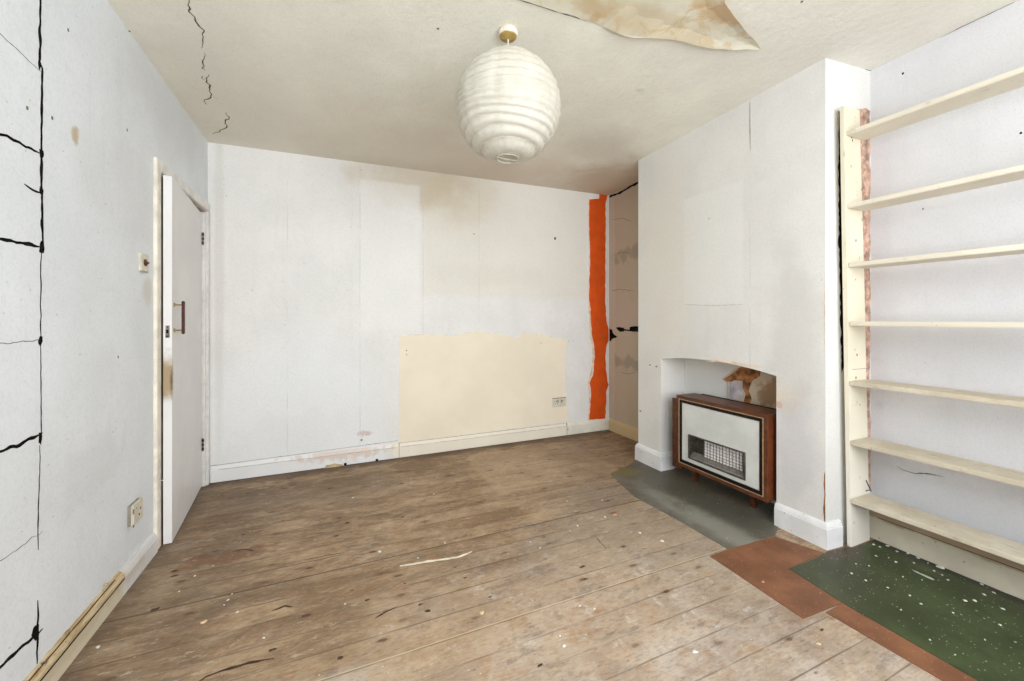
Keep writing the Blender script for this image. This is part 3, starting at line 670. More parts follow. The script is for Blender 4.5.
def edge_dist(p):
    best = 9
    for i in range(len(fine)):
        a, b = fine[i], fine[(i + 1) % len(fine)]; ab = b - a
        t = max(0, min(1, (Vector((p.x, p.y, 0)) - a).dot(ab) / max(1e-9, ab.length_squared))); best = min(best, (a + ab * t - Vector((p.x, p.y, 0))).length)
    return best
for v in bm.verts:
    d = edge_dist(v.co); curl = max(0, 1 - d / 0.07) if v.co.x > 1.15 else 0.15
    v.co.z = ceil_z(v.co.x, v.co.y) - 0.004 - 0.014 * curl * curl - 0.003 * (mnoise.noise(v.co * 9) + .5)
geo = bmesh.ops.solidify(bm, geom=list(bm.faces), thickness=0.0012)
link('peeling_paper', bm, M_peel, ceiling, smooth=False)
ribbon('crack', [(0.60, 1.524, ceil_z(.6, 1.52)), (0.80, 1.521, ceil_z(.8, 1.52)), (1.02, 1.516, ceil_z(1, 1.51))], zc, .006, M_crack_pale, ceiling, jit=.002)  # shadow line of the loose paper edge, drawn in as a grey strip

# ------------------------------------------------------------------ skirtings
def skirt_prof(h, t, cap=0.028):
    return [(0, 0), (t, 0), (t, h - cap), (t - 0.003, h - cap + 0.003), (t - 0.003, h - cap + 0.008), (t - 0.008, h - 0.008), (t - 0.013, h), (0, h)]
bm = bmesh.new(); sweep(bm, [(XL, YW), (XL, DO0 - 0.062)], skirt_prof(0.100, .02))
bb_left = struct(link('baseboard_left', bm, M_skirt_left))
bm = bmesh.new(); sweep(bm, [(XL + .02, YB), (XR, YB)], skirt_prof(0.122, .02))
bb_back = struct(link('baseboard_back', bm, M_skirt_back))
bm = bmesh.new(); sweep(bm, [(XR, YB - .02), (XR, YF)], skirt_prof(0.122, .02))
bb_ralc = struct(link('baseboard_alcove', bm, M_skirt_right))
bm = bmesh.new(); sweep(bm, [(XR, YF), (XC, YF), (XC, OY1), (XC + .12, OY1)], skirt_prof(0.140, .02))
struct(link('baseboard_chimney_left', bm, M_skirt_white))
bm = bmesh.new(); sweep(bm, [(XC, OY0), (XC, YN), (2.435, SIDE(2.435))], skirt_prof(0.132, .02))
bb_ch = struct(link('baseboard_chimney_right', bm, M_skirt_white))
bm = bmesh.new(); sweep(bm, [(XR, YN2 - .002), (XR, YW)], skirt_prof(0.172, .022, .05))
bb_right = struct(link('baseboard_right', bm, M_skirt_right))
# split, bare moulding on the left skirting
bm = bmesh.new()
n = 60
rows = []
for i in range(n + 1):
    yv = 1.45 + (2.262 - 1.45) * i / n
    a = mnoise.noise(Vector((yv * 30, 0, 0))) * .004; b = mnoise.noise(Vector((yv * 22, 5, 0))) * .006
    rows.append([bm.verts.new((XL, yv, .074 + b * .3)), bm.verts.new((XL + .0215 + a, yv, .074 + b * .4)), bm.verts.new((XL + .0205 + a, yv, .084 + b * .4)), bm.verts.new((XL + .010 - a, yv, .100 + b * .6)), bm.verts.new((XL, yv, .107 + b * .8 + a))])
for a, b in zip(rows, rows[1:]):
    for j in range(5): bm.faces.new((a[j], a[(j + 1) % 5], b[(j + 1) % 5], b[j]))
bm.faces.new(rows[0]); bm.faces.new(rows[-1][::-1])
link('bare_moulding', bm, M_barewood, bb_left)
P = [(XL + .024, 1.45 + .05 * i, .074 + .003 * mnoise.noise(Vector((i, 0, 0)))) for i in range(17)]
bm = bmesh.new(); tube(bm, P, .002); link('split_line', bm, M_crack, bb_left)
P = [(XL + .012, 1.5 + .05 * i, .101 + .004 * mnoise.noise(Vector((i * 1.7, 3, 0)))) for i in range(15)]
bm = bmesh.new(); tube(bm, P, .0022); link('split_line', bm, simple('dark_split', (84, 56, 34), .9), bb_left)
for k in range(16):
    yv = random.uniform(1.5, 2.24); zv = random.uniform(.085, .12)
    bm = bmesh.new(); bx(bm, XL + .004, XL + .016, yv, yv + random.uniform(.006, .02), zv, zv + .005); link('splinter', bm, M_seal if k % 2 else M_barewood, bb_left)
box_obj('under_dirt_shade', (XL + .02, XR - .02, YB - .0206, YB - .001, .0, .004), M_gap_shade, bb_back)  # dark strip: dirt and gap shade under the skirting, put in as colour
for x0_, x1_ in ((-.80, .47), (.49, 2.14)):
    ribbon('moulding_line', [(x0_, YB - .0205, .0945), (x1_, YB - .0205, .0945)], NB, .0022, M_crack_pale, bb_back, thick=.0006, jit=.001, taper=False)  # thin grey line drawn along the moulding step
# joints in the back skirting
for xx in (0.48, 2.15):
    box_obj('joint', (xx, xx + .003, YB - .0208, YB - .001, .0, .126), M_seal, bb_back)
patch('missing_paint', [(x, YB - .0203, z) for x, z in [(-.10, .0), (-.09, .022), (-.02, .028), (.03, .014), (.05, .0)]], NB, .001, M_barewood, bb_back, amp=.004, seg=.01)
for x, z in ((.055, .012), (.30, .010)):
    patch('hole', [(x + math.cos(a) * .012, YB - .0203, z + math.sin(a) * .011) for a in [i * PI / 4 for i in range(8)]], NB, .0012, M_crack, bb_back)
# brown horizontal lines under the moulding of the shelf-side skirting
for zz, th, mm in ((.150, .005, 'a'), (.122, .003, 'b')):
    bm = bmesh.new(); tube(bm, [(XR - (.0215 if mm == 'b' else .017), YN2 - .04 - i * .15, zz + .001 * (i % 2)) for i in range(13)], th / 2); link('moulding_brown_line', bm, simple('brown_line_' + mm, (84, 58, 36), .9), bb_right)

# ------------------------------------------------------------------ door and its casing
t1 = box_obj('trim_1', (XL, XL + .016, DO0 - .060, DO0 - .002, 0, DOZ + .060), M_cream_gloss, bevel=.004, seg=2); struct(t1)
t2 = box_obj('trim_2', (XL, XL + .016, DO0 - .001, YB - .002, DOZ, DOZ + .060), M_white_gloss, bevel=.004, seg=2); struct(t2)
t3 = box_obj('trim_3', (XL, XL + .016, DO1 + .001, YB - .002, 0, DOZ - .001), M_white_gloss, bevel=.004, seg=2); struct(t3)
bm = bmesh.new()
bx(bm, XL - .12, XL - .001, DO0, DO0 + .012, 0, DOZ);  bx(bm, XL - .12, XL - .001, DO0, DO1, DOZ - .010, DOZ)
bx(bm, XL - .075, XL - .055, DO0 + .012, DO0 + .028, 0, DOZ - .01)
struct(link('trim_4', bm, M_lining))
struct(box_obj('trim_5', (XL - .12, XL - .001, DO1 - .006, DO1, 0, DOZ - .011), M_white_gloss))
# the leaf, hung from its far edge and standing slightly ajar
lead = Vector((-0.807, 2.667, 0)); ang = math.radians(5.6)
dv = Vector((-math.sin(ang), math.cos(ang), 0)); nv = Vector((math.cos(ang), math.sin(ang), 0))   # along the leaf, room-side normal
def DP(s, o, z): return lead + dv * s + nv * o + Vector((0, 0, z))
def dbox(bm, s0, s1, o0, o1, z0, z1, ztop1=None):
    v = [bm.verts.new(DP(s, o, z if not (ztop1 is not None and s == s1 and z == z1) else ztop1)) for s in (s0, s1) for o in (o0, o1) for z in (z0, z1)]
    for f in ((0, 1, 3, 2), (4, 6, 7, 5), (0, 4, 5, 1), (2, 3, 7, 6), (0, 2, 6, 4), (1, 5, 7, 3)): bm.faces.new([v[i] for i in f])
bm = bmesh.new(); dbox(bm, 0, .822, -.037, 0, .006, 1.953, 1.942); bev(bm, .0015)
door = struct(link('door_1', bm, M_door))
bm = bmesh.new()
for zz in (1.271, 1.133):
    cyl(bm, DP(.043, .0, zz), DP(.043, .004, zz), .011, 14); cyl(bm, DP(.043, .004, zz), DP(.043, .034, zz), .004, 10)
handle = link('door_handle', bm, M_brass, door)
bm = bmesh.new(); dbox(bm, .035, .051, .032, .046, 1.112, 1.292); bev(bm, .003, 2); link('grip', bm, M_rosewood, handle)
bm = bmesh.new(); dbox(bm, -.0012, .001, -.027, -.010, 1.095, 1.160); lp = link('lock_plate', bm, M_steel, door)
bm = bmesh.new(); dbox(bm, -.0022, -.001, -.023, -.014, 1.118, 1.138); dbox(bm, -.0020, -.001, -.021, -.016, 1.100, 1.106); dbox(bm, -.0020, -.001, -.021, -.016, 1.149, 1.155); link('latch_hole', bm, M_crack, lp)
for zz in (1.765, 0.30):
    bm = bmesh.new(); cyl(bm, DP(.824, .006, zz - .045), DP(.824, .006, zz + .045), .006, 10)
    h = link('hinge', bm, M_steel, door)
    bm = bmesh.new()
    for k in (-.03, 0, .03): cyl(bm, DP(.824, .006, zz + k - .006), DP(.824, .006, zz + k + .006), .0072, 10)
    link('knuckle', bm, M_crack, h)

# ------------------------------------------------------------------ switch and sockets
sw = empty('light_switch', (XL, 2.50, 1.42), 'square cream light switch with a brown dolly, on the left wall beside the door', 'light switch')
def child_at(o, root):  # geometry is written in world space, keep it there under the moved root
    o.matrix_parent_inverse = Matrix.Translation(-Vector(root.location)); return o
def P_(name, bm, mat, root, smooth=False):
    return child_at(link(name, bm, mat, root, smooth), root)
bm = bmesh.new(); bx(bm, XL, XL + .010, 2.458, 2.542, 1.415, 1.502); bev(bm, .003, 2); P_('switch_plate', bm, M_plastic, sw)
bm = bmesh.new(); cyl(bm, (XL + .010, 2.502, 1.459), (XL + .014, 2.502, 1.459), .017, 16); cyl(bm, (XL + .014, 2.502, 1.459), (XL + .021, 2.502, 1.454), .007, 10, .009); P_('switch_dolly', bm, simple('brown_bakelite', (88, 62, 36), .4), sw, True)
bm = bmesh.new(); bx(bm, XL + .0101, XL + .0115, 2.455 + .012, 2.455 + .075, 1.412, 1.418); P_('dirt_edge', bm, M_lining, sw)

sw.location = (XL, 2.490, 1.429)
so = empty('wall_socket', (XL, 2.395, .27), 'cream single power socket low on the left wall above the skirting', 'socket')
bm = bmesh.new(); bx(bm, XL, XL + .012, 2.352, 2.446, .275, .368); bev(bm, .002); P_('back_box', bm, M_plate_side, so)
bm = bmesh.new(); bx(bm, XL + .012, XL + .022, 2.350, 2.448, .272, .371); bev(bm, .004, 2); P_('face_plate', bm, M_plastic, so)
for yv, zv, w, hh in ((2.420, .330, .007, .010), (2.408, .305, .007, .010), (2.382, .345, .004, .005)):
    bm = bmesh.new(); bx(bm, XL + .0215, XL + .0228, yv - w / 2, yv + w / 2, zv - hh / 2, zv + hh / 2); P_('pin_hole', bm, M_crack, so)
for za, zb in ((.330, .352), (.270, .282)):
    bm = bmesh.new(); bx(bm, XL + .0205, XL + .0226, 2.349, 2.356, za, zb); P_('chip', bm, M_seal, so)

so.location = (XL, 2.382, .253)
so = empty('wall_socket', (2.07, YB, .29), 'cream double power socket at the lower right of the cream patch on the back wall', 'socket')
bm = bmesh.new(); bx(bm, 1.992, 2.148, YB - .011, YB, .300, .386); bev(bm, .003, 2); P_('face_plate', bm, M_plastic, so)
for cx in (2.032, 2.108):
    for a_, b_, c_, d_ in ((-.003, .003, .352, .364), (-.015, -.009, .330, .337), (.009, .015, .330, .337)):
        bm = bmesh.new(); bx(bm, cx + a_, cx + b_, YB - .0120, YB - .0105, c_, d_); P_('pin_hole', bm, M_crack, so)
M_rock = simple('grey_rocker', (150, 146, 130), .4)
for cx in (2.050, 2.090):
    bm = bmesh.new(); bx(bm, cx - .008, cx + .008, YB - .0145, YB - .0105, .345, .372); P_('rocker_switch', bm, M_rock, so)
bm = bmesh.new(); bx(bm, 1.992, 2.148, YB - .008, YB - .001, .3865, .392); P_('top_gap', bm, M_seal, so)

# ------------------------------------------------------------------ shelving in the alcove
M_shelf = Mat('cream_painted_shelf_wood', 0.5, 0.35)
c0 = M_shelf.mix(M_shelf.step(M_shelf.noise(4, 5), .35, .7), (210, 203, 186), (219, 212, 196))
c0 = M_shelf.mix(M_shelf.mul(M_shelf.step(M_shelf.noise(20, 5, .7, M_shelf.scale(M_shelf.obj, (2.5, .7, 1)), off=3), .60, .70), .35), c0, (168, 154, 130))
c0 = M_shelf.mix(M_shelf.mul(M_shelf.step(M_shelf.noise(60, 3, .6, off=3), .70, .74), .6), c0, (96, 78, 58))
M_shelf = M_shelf.finish(c0, bump=M_shelf.noise(30, 4), dist=.0008)
M_shelf_low = Mat('dusty_shelf_wood', 0.6, 0.3)
m = M_shelf_low
c0 = m.mix(m.step(m.noise(6, 6, .7), .35, .7), (188, 178, 158), (206, 198, 180))
c0 = m.mix(m.mul(m.step(m.noise(18, 5, .7, m.scale(m.obj, (3.0, .6, 1)), off=3), .56, .68), .5), c0, (150, 134, 110))
c0 = m.mix(m.mul(m.step(m.noise(50, 3, .6, off=3), .69, .73), .6), c0, (90, 76, 60))
M_shelf_low = m.finish(c0, bump=m.noise(30, 4), dist=.0008)
M_up = Mat('cream_painted_upright', 0.5, 0.35); m = M_up
c0 = m.mix(m.step(m.noise(4, 5), .35, .7), (212, 204, 182), (221, 214, 194))
c0 = m.mix(m.step(m.z, .15, .9, .85, 0.0), c0, (226, 222, 212))
c0 = m.mix(m.mul(m.step(m.noise(45, 4, .65, m.scale(m.obj, (1, 1, .4)), off=3), .66, .71), .7), c0, (110, 90, 66))
M_up = m.finish(c0, bump=m.noise(30, 4), dist=.0008)
unit = empty('shelving_unit', (2.59, 0.66, 0), 'cream painted open shelving built into the alcove right of the chimney breast', 'shelves')
def board(name, quad, y0, y1, mat, bevel=.0015):
    """quad = four (x,z) corners, extruded y0..y1"""
    bm = bmesh.new(); a = [bm.verts.new((x, y0, z)) for x, z in quad]; b = [bm.verts.new((x, y1, z)) for x, z in quad]
    k_ = len(quad); bm.faces.new(a); bm.faces.new(b[::-1])
    for i in range(k_): bm.faces.new((a[i], a[(i + 1) % k_], b[(i + 1) % k_], b[i]))
    if bevel: bev(bm, bevel)
    return P_(name, bm, mat, unit)
UP = [(2.452, .004), (2.625, .004), (2.600, .62), (2.575, 1.30), (2.528, 2.30), (2.385, 2.292), (2.415, 1.30)]
board('upright', UP, 1.205, 1.225, M_up)
SE = 0.02
board('upright', [(2.478, .006), (2.664, .006), (2.60, 2.312), (2.430, 2.302)], SE - .02, SE, M_up)
SH = [2.140, 1.766, 1.462, 1.159, .850, .540, .238]
SB = [2.558, 2.572, 2.580, 2.588, 2.594, 2.600, 2.606]
SX = [2.405, 2.415, 2.420, 2.425, 2.430, 2.437, 2.440]
for i, z in enumerate(SH):
    xf = SX[i]; th = .023
    bm = bmesh.new(); bx(bm, xf, SB[i], SE + .001, 1.2045, z, z + th)
    bev(bm, .003, 2); P_('shelf', bm, M_shelf if i < 4 else M_shelf_low, unit)
# battens: offcuts nailed to the upright between the shelves (visible joints)
for z in (1.79, 0.93):
    bm = bmesh.new(); bx(bm, 2.46, 2.62, 1.2040, 1.2052, z, z + .002); P_('joint_line', bm, M_seal, unit)
for x, z in ((2.452, 2.135), (2.458, 2.12), (2.50, 1.00), (2.49, 1.60), (2.49, .88)):
    bm = bmesh.new(); bx(bm, x, x + .004, 1.2035, 1.2052, z, z + .012); P_('nail_mark', bm, M_crack, unit)
# hooked wire left in the corner above the bottom shelf
bm = bmesh.new(); tube(bm, [on_y(866, 480, 1.20), on_y(869, 487, 1.185), on_y(871.5, 491.5, 1.17), on_y(868, 490, 1.185), on_y(866, 491, 1.20)], .0022)
w = tag(link('wire_offcut', bm, M_crack), 'short bent black wire on the bottom shelf against the upright', 'wire')

# ------------------------------------------------------------------ floor coverings
def sheet(name, pts, th, mat, label, cat, group=None, z=0.0, amp=.004):
    o = patch(name, [Vector((p[0], p[1], z)) for p in pts], (0, 0, 1), th, mat, None, amp=amp, seg=.05)
    return tag(o, label, cat, group)
def FL(u, v): p = on_floor(u, v); return (p.x, p.y)
hearth = sheet('linoleum_sheet', [FL(610.5, 474), FL(624.6, 467.5), FL(636.5, 461.5), (2.312, 2.70), (2.312, 2.400), (2.46, 2.400), (2.575, 2.400), (2.575, 1.53), (2.34, 1.53), (2.312, 1.49), FL(775, 536), FL(728, 549.5), FL(681, 522), FL(634, 496.4)],
               .003, M_hearth, 'grey-green lino sheet on the floor in front of the gas fire', 'lino')
A = [FL(710, 556.5), FL(728, 549.8), FL(775.5, 537), FL(800, 545.5), FL(824, 553.5), FL(788, 569), FL(842, 603.5), FL(803, 619)]
sheet('hardboard_sheet', A, .003, M_hard, 'larger red-brown hardboard piece beside the chimney breast corner', 'hardboard', amp=.002)
a0 = Vector(FL(826, 613)); a1 = Vector(FL(939.5, 679.5)); b0 = Vector(FL(842.5, 604)); b1 = Vector(FL(975, 680))
da = (a1 - a0).normalized(); db = (b1 - b0).normalized()
a2 = a0 + da * 1.3; b2 = b0 + db * 1.3
sheet('hardboard_sheet', [tuple(a0), tuple(b0), tuple(b1), tuple(b2), tuple(a2), tuple(a1)], .003, M_hard, 'long narrow red-brown hardboard strip along the green lino in the foreground', 'hardboard', amp=.002)
c0_ = Vector(FL(789, 569.2)); c1_ = Vector(FL(843.5, 603.7))
sheet('linoleum_sheet', [tuple(c0_), FL(819, 557), (2.300, 1.236), (2.43, 1.220), (2.470, 1.20), (2.664, 1.20), (2.667, .1), (2.667, b2.y), (b2.x + .004, b2.y), (b1.x + .004, b1.y), tuple(c1_)], .0025, M_green,
      'dark green lino sheet flecked with white, below the shelves', 'lino', amp=.003)

# splits and scars in the boards
NF = (0, 0, 1)
def FP(u, v): return on_floor(u, v)
M_knot = simple('brown_knot', (84, 64, 48), .8, .2, 60)
M_scar = simple('dark_scar', (68, 50, 38), .8, .2, 40)
ribbon('board_split', [FP(195, 684), FP(206, 677), FP(222, 671), (FP(249, 663)), FP(262, 660.5), FP(274, 659)], NF, .012, M_scar, floor, thick=.0006)
ribbon('board_split', [FP(375, 618.5), FP(384, 613), FP(396, 607.5)], NF, .010, M_scar, floor, thick=.0006)
ribbon('board_split', [FP(272, 611), FP(285, 606), FP(293, 607)], NF, .012, M_scar, floor, thick=.0005)
ribbon('board_split', [FP(232, 552), FP(245, 549), FP(254, 551)], NF, .010, M_scar, floor, thick=.0005)
ribbon('board_split', [FP(304, 560), FP(330, 555), FP(345, 552.5)], NF, .006, M_scar, floor, thick=.0005)
ribbon('board_split', [FP(596, 537), FP(601, 543), FP(606, 549)], NF, .005, M_scar, floor, thick=.0005)
for u, v, s in ((174, 571, .016), (176, 575.5, .018), (155, 609.5, .022), (347, 523, .018), (403, 517, .016), (273, 650, .018), (352, 590.5, .010), (367, 600, .012), (420, 604.5, .012), (465, 578, .011), (490, 597, .010), (340, 658, .014), (405, 583.5, .010), (540, 665, .014), (822, 630, .012), (428, 611, .018), (582, 567, .020), (586, 579, .014), (243, 534.5, .012)):
    p = FP(u, v); patch('knot', [p + Vector((math.cos(a) * s * random.uniform(.5, 1.2), math.sin(a) * s * random.uniform(.2, .6), 0)) for a in [i * PI / 4 for i in range(8)]], NF, 0.0004, M_knot, floor, amp=.003, seg=.01)

# ------------------------------------------------------------------ paint flakes and splinter
M_flake = simple('flaked_white_paint', (226, 224, 216), .7, .04, 30)
M_flake_c = simple('flaked_cream_paint', (226, 200, 158), .7, .05, 30)
M_flake_p = simple('flaked_peach_plaster', (226, 168, 132), .8, .06, 30)
def flake(u, v, r, mat, label, group, base=0.0):
    p = on_floor(u, v, base)
    r = r * .82; bm = bmesh.new(); n = 9; st = random.uniform(.5, 1); an = random.uniform(0, PI)
    top = []; bot = []
    for i in range(n):
        a = 2 * PI * i / n; rr = r * random.uniform(.6, 1.1); x = math.cos(a) * rr; yv = math.sin(a) * rr * st
        x, yv = x * math.cos(an) - yv * math.sin(an), x * math.sin(an) + yv * math.cos(an)
        lift = random.uniform(0, .0012)
        bot.append(bm.verts.new((x, yv, .0))); top.append(bm.verts.new((x * .94, yv * .94, .0012 + lift)))
    c = bm.verts.new((0, 0, .003)); bm.faces.new(bot[::-1])
    for i in range(n):
        j = (i + 1) % n; bm.faces.new((bot[i], bot[j], top[j], top[i])); bm.faces.new((top[i], top[j], c))
    o = link('paint_flake', bm, mat); o.location = (p.x, p.y, base)
    tag(o, label, 'paint flake', group)
gA = 'white paint flakes on the boards near the door'
for u, v, r in ((195, 576, .008), (228, 600, .008), (232, 594, .005), (224, 605, .005), (237.6, 612, .009), (263.6, 638, .008), (98, 647, .010), (179, 591.5, .006), (213, 566, .005)):
    flake(u, v, r, M_flake, 'small white paint flake on the bare boards near the door and left wall', gA)
flake(204, 622, .015, M_flake_c, 'cream paint flake on the boards by the left wall, larger than those near it', None)
gB = 'white paint flakes in the middle of the floor'
for u, v, r in ((353, 497.7, .012), (434, 494, .007), (418, 558, .006), (530, 542, .007), (345, 604, .006), (411, 480, .006), (445, 543, .006), (577.6, 525.8, .014), (570, 531, .007), (540, 548, .007)):
    flake(u, v, r, M_flake, 'small white paint flake on the bare boards in the middle of the floor', gB)
flake(379.7, 551.7, .014, simple('flaked_blue_paint', (206, 220, 232), .6), 'pale blue-white paint flake in the middle of the bare boards', None)
flake(482, 613, .017, M_flake_c, 'cream triangular paint flake on the bare boards in the foreground', None)
flake(614.8, 514.8, .020, M_flake_p, 'peach plaster flake on the boards left of the grey-green lino', None)
flake(605, 517, .014, simple('flaked_pinkish_white', (232, 214, 196), .7), 'pinkish-white flake lying just left of the peach plaster flake', None)
gC = 'white paint flakes on the boards by the hearth'
for u, v, r in ((640, 533, .012), (662, 541, .015), (602, 500, .008), (567, 501, .006)):
    flake(u, v, r, M_flake, 'white paint flake on the bare boards left of the hearth lino', gC)
gD = 'white paint flakes in the foreground'
for u, v, r in ((564, 646, .012), (580, 606, .008), (594.6, 609, .008), (560, 636, .006)):
    flake(u, v, r, M_flake, 'small white paint flake on the foreground boards, centre of the picture', gD)
flake(694.8, 652, .016, M_flake, 'large white paint flake on the foreground boards left of the hardboard strip', None)
flake(819, 644, .013, M_flake_c, 'pale cream flake on the boards just left of the narrow hardboard strip', None)
flake(763, 582, .008, M_flake_p, 'small pale flake on the larger red-brown hardboard piece', None, .003)
gE = 'white paint flakes on the dark green lino'
for u, v, r in ((887.7, 545.8, .012), (897, 551.5, .011), (908, 553.4, .015), (918, 558, .010), (888.7, 558, .004), (982, 584.5, .009), (984, 594.5, .010), (993.6, 592.6, .009), (1006, 592.5, .009), (896, 562, .007), (876, 556, .006), (856, 564, .007), (851.5, 573.5, .008), (865.8, 580.6, .009), (965, 600.6, .011), (974.5, 600.6, .010), (909.7, 595.5, .007), (887.7, 587.8, .006), (1003, 609, .009), (873.4, 544.5, .009), (880, 547, .007), (928, 563, .007), (934, 571, .009), (922, 580, .004), (869, 566, .005), (903, 577, .005), (948, 580, .006), (901, 610, .006), (921, 604, .006), (953, 613, .006), (930, 640, .005), (985, 640, .006), (955, 655, .006), (1000, 625, .008), (942, 575, .006), (914, 563, .006)):
    flake(u, v, r, M_flake, 'white paint flake scattered on the dark green lino below the shelves', gE, .0025)
flake(940, 567, .022, M_flake, 'largest white plaster flake on the green lino, close to the skirting', None, .0025)
# long smear of white paint on the lino and pale splinter on the boards
s0, s1 = on_floor(913.5, 570.6, .0025), on_floor(934, 580, .0025)
o = ribbon('paint_smear', [s0, s0.lerp(s1, .5), s1], NF, .020, simple('thin_white_smear', (176, 186, 172), .6), None, thick=.0008, jit=.003)
tag(o, 'pale greenish-white paint smear on the green lino below the bottom shelf', 'paint smear')
s0, s1, s2, s3 = FP(400, 566.5), FP(430, 561.5), FP(456, 558), FP(472, 552)
o = ribbon('wood_splinter', [s0, s1, s2, s3], NF, .011, simple('pale_fresh_splinter', (226, 216, 196), .7), None, thick=.004, jit=.003)
tag(o, 'long pale wood splinter lying along the boards in the middle of the floor', 'splinter')

# ------------------------------------------------------------------ gas fire in its wooden case
def wood(name, a, b):
    m = Mat(name, .38, .45)
    g = m.noise(8, 6, .6, m.scale(m.obj, (3, .8, 2)), dist=.8)
    return m.finish(m.mix(m.step(g, .35, .65), a, b), bump=g, dist=.0005)
M_teak = wood('teak_veneer', (74, 40, 22), (102, 60, 36))
M_teak_red = wood('red_teak_side', (84, 40, 20), (110, 57, 30))
M_gold = simple('pale_gold_edging', (186, 150, 116), .4, .05, 40, metal=.2)
M_panel = simple('grey_white_enamel_panel', (206, 208, 204), .35, .02, 6, .0004)
M_dmetal = simple('dull_grey_metal', (98, 94, 86), .45, .15, 20, metal=.5)
M_wire = simple('dull_chrome_wire', (120, 108, 94), .35, .1, 40, metal=.8)
M_rad = simple('white_ceramic_radiant', (253, 248, 244), .8, .05, 40)
M_ember = simple('pinkish_ceramic_shadow', (96, 64, 54), .9, .2, 60)
FX = 2.300; Y0, Y1, Z0, Z1 = 1.545, 2.228, .122, .634; XB = 2.480
fire = empty('gas_fire', (2.39, 1.885, 0), 'teak-cased gas fire with grey-white front panel, standing in the fireplace recess', 'gas fire')
# case: four boards
bm = bmesh.new()
t = .022
bx(bm, FX + .004, XB, Y0, Y1, Z1 - t, Z1); bx(bm, FX + .004, XB, Y0, Y1, Z0, Z0 + t)
bx(bm, FX + .004, XB, Y1 - t, Y1, Z0 + t, Z1 - t)
P_('case', bm, M_teak, fire)
bm = bmesh.new(); bx(bm, FX + .004, XB, Y0 - .0005, Y0 + t, Z0 + t + .0005, Z1 - t - .0005); P_('side_board', bm, M_teak_red, fire)
def ring(y0, y1, z0, z1, w, x0, x1):
    bm = bmesh.new()
    bx(bm, x0, x1, y0, y1, z1 - w, z1); bx(bm, x0, x1, y0, y1, z0, z0 + w)
    bx(bm, x0, x1, y0, y0 + w, z0 + w, z1 - w); bx(bm, x0, x1, y1 - w, y1, z0 + w, z1 - w); return bm
P_('front_frame', ring(Y0, Y1, Z0, Z1, .026, FX - .004, FX + .006), M_teak, fire)
P_('edging', ring(Y0 + .023, Y1 - .023, Z0 + .023, Z1 - .023, .0045, FX - .007, FX + .004), M_gold, fire)
P_('black_surround', ring(Y0 + .027, Y1 - .027, Z0 + .027, Z1 - .027, .022, FX - .003, FX + .012), M_black, fire)
PY0, PY1, PZ0, PZ1 = Y0 + .048, Y1 - .040, Z0 + .052, Z1 - .048
GY0, GY1, GZ0, GZ1 = 1.683, 2.120, .200, .372
bm = bmesh.new()
bx(bm, FX + .000, FX + .008, PY0, PY1, GZ1, PZ1); bx(bm, FX + .000, FX + .008, PY0, PY1, PZ0, GZ0)
bx(bm, FX + .000, FX + .008, PY0, GY0, GZ0, GZ1); bx(bm, FX + .000, FX + .008, GY1, PY1, GZ0, GZ1)
P_('front_panel', bm, M_panel, fire)
P_('panel_trim', ring(PY0 - .001, PY1 + .001, PZ0 - .001, PZ1 + .001, .003, FX - .003, FX + .001), simple('aluminium_edge', (190, 190, 186), .3, metal=.6), fire)
P_('grille_frame', ring(GY0, GY1, GZ0, GZ1, .008, FX - .006, FX + .010), M_dmetal, fire)
bm = bmesh.new()   # firebox recess
bx(bm, FX + .075, FX + .080, GY0, GY1, GZ0, GZ1); bx(bm, FX + .008, FX + .075, GY0 - .004, GY0, GZ0, GZ1); bx(bm, FX + .008, FX + .075, GY1, GY1 + .004, GZ0, GZ1); bx(bm, FX + .008, FX + .080, GY0, GY1, GZ1, GZ1 + .004); bx(bm, FX + .008, FX + .080, GY0, GY1, GZ0 - .004, GZ0)
P_('firebox', bm, M_dmetal, fire)
bm = bmesh.new()   # sloping shelf at its foot
v = [bm.verts.new(p) for p in ((FX + .004, GY0, GZ0 + .008), (FX + .004, GY1, GZ0 + .008), (FX + .05, GY1, GZ0 + .038), (FX + .05, GY0, GZ0 + .038), (FX + .05, GY1, GZ0), (FX + .05, GY0, GZ0), (FX + .004, GY1, GZ0), (FX + .004, GY0, GZ0))]
for f in ((0, 1, 2, 3), (3, 2, 4, 5), (0, 3, 5, 7), (1, 6, 4, 2), (7, 5, 4, 6), (0, 7, 6, 1)): bm.faces.new([v[i] for i in f])
P_('hearth_plate', bm, simple('light_grey_metal', (150, 148, 140), .5, metal=.3), fire)
RY0, RY1, RZ0, RZ1 = 1.722, 2.012, .238, .352
nR = 4; wR = (RY1 - RY0) / nR
for k in range(nR):
    bm = bmesh.new(); ya = RY0 + k * wR
    bx(bm, FX + .045, FX + .055, ya + .002, ya + wR - .002, RZ0, RZ1)
    for c in range(3):
        for r_ in range(7):
            yc = ya + wR * (c + .5) / 3; zc_ = RZ0 + (RZ1 - RZ0) * (r_ + .5) / 7
            bx(bm, FX + .026, FX + .045, yc - .0060, yc + .0060, zc_ - .0068, zc_ + .0068)
    P_('radiant', bm, M_rad, fire)
    bm = bmesh.new()
    for c in range(4):
        yc = ya + wR * c / 3
        bx(bm, FX + .036, FX + .0452, max(yc - .0045, ya + .0021), min(yc + .0045, ya + wR - .0021), RZ0 + .004, RZ1 - .004)
    P_('radiant_slots', bm, M_ember, fire)
for k in range(8):
    z = GZ0 + .022 + (GZ1 - GZ0 - .034) * k / 7
    bm = bmesh.new(); cyl(bm, (FX + .006, GY0 + .004, z), (FX + .006, GY1 - .004, z), .0012, 6); P_('guard_wire', bm, M_wire, fire)
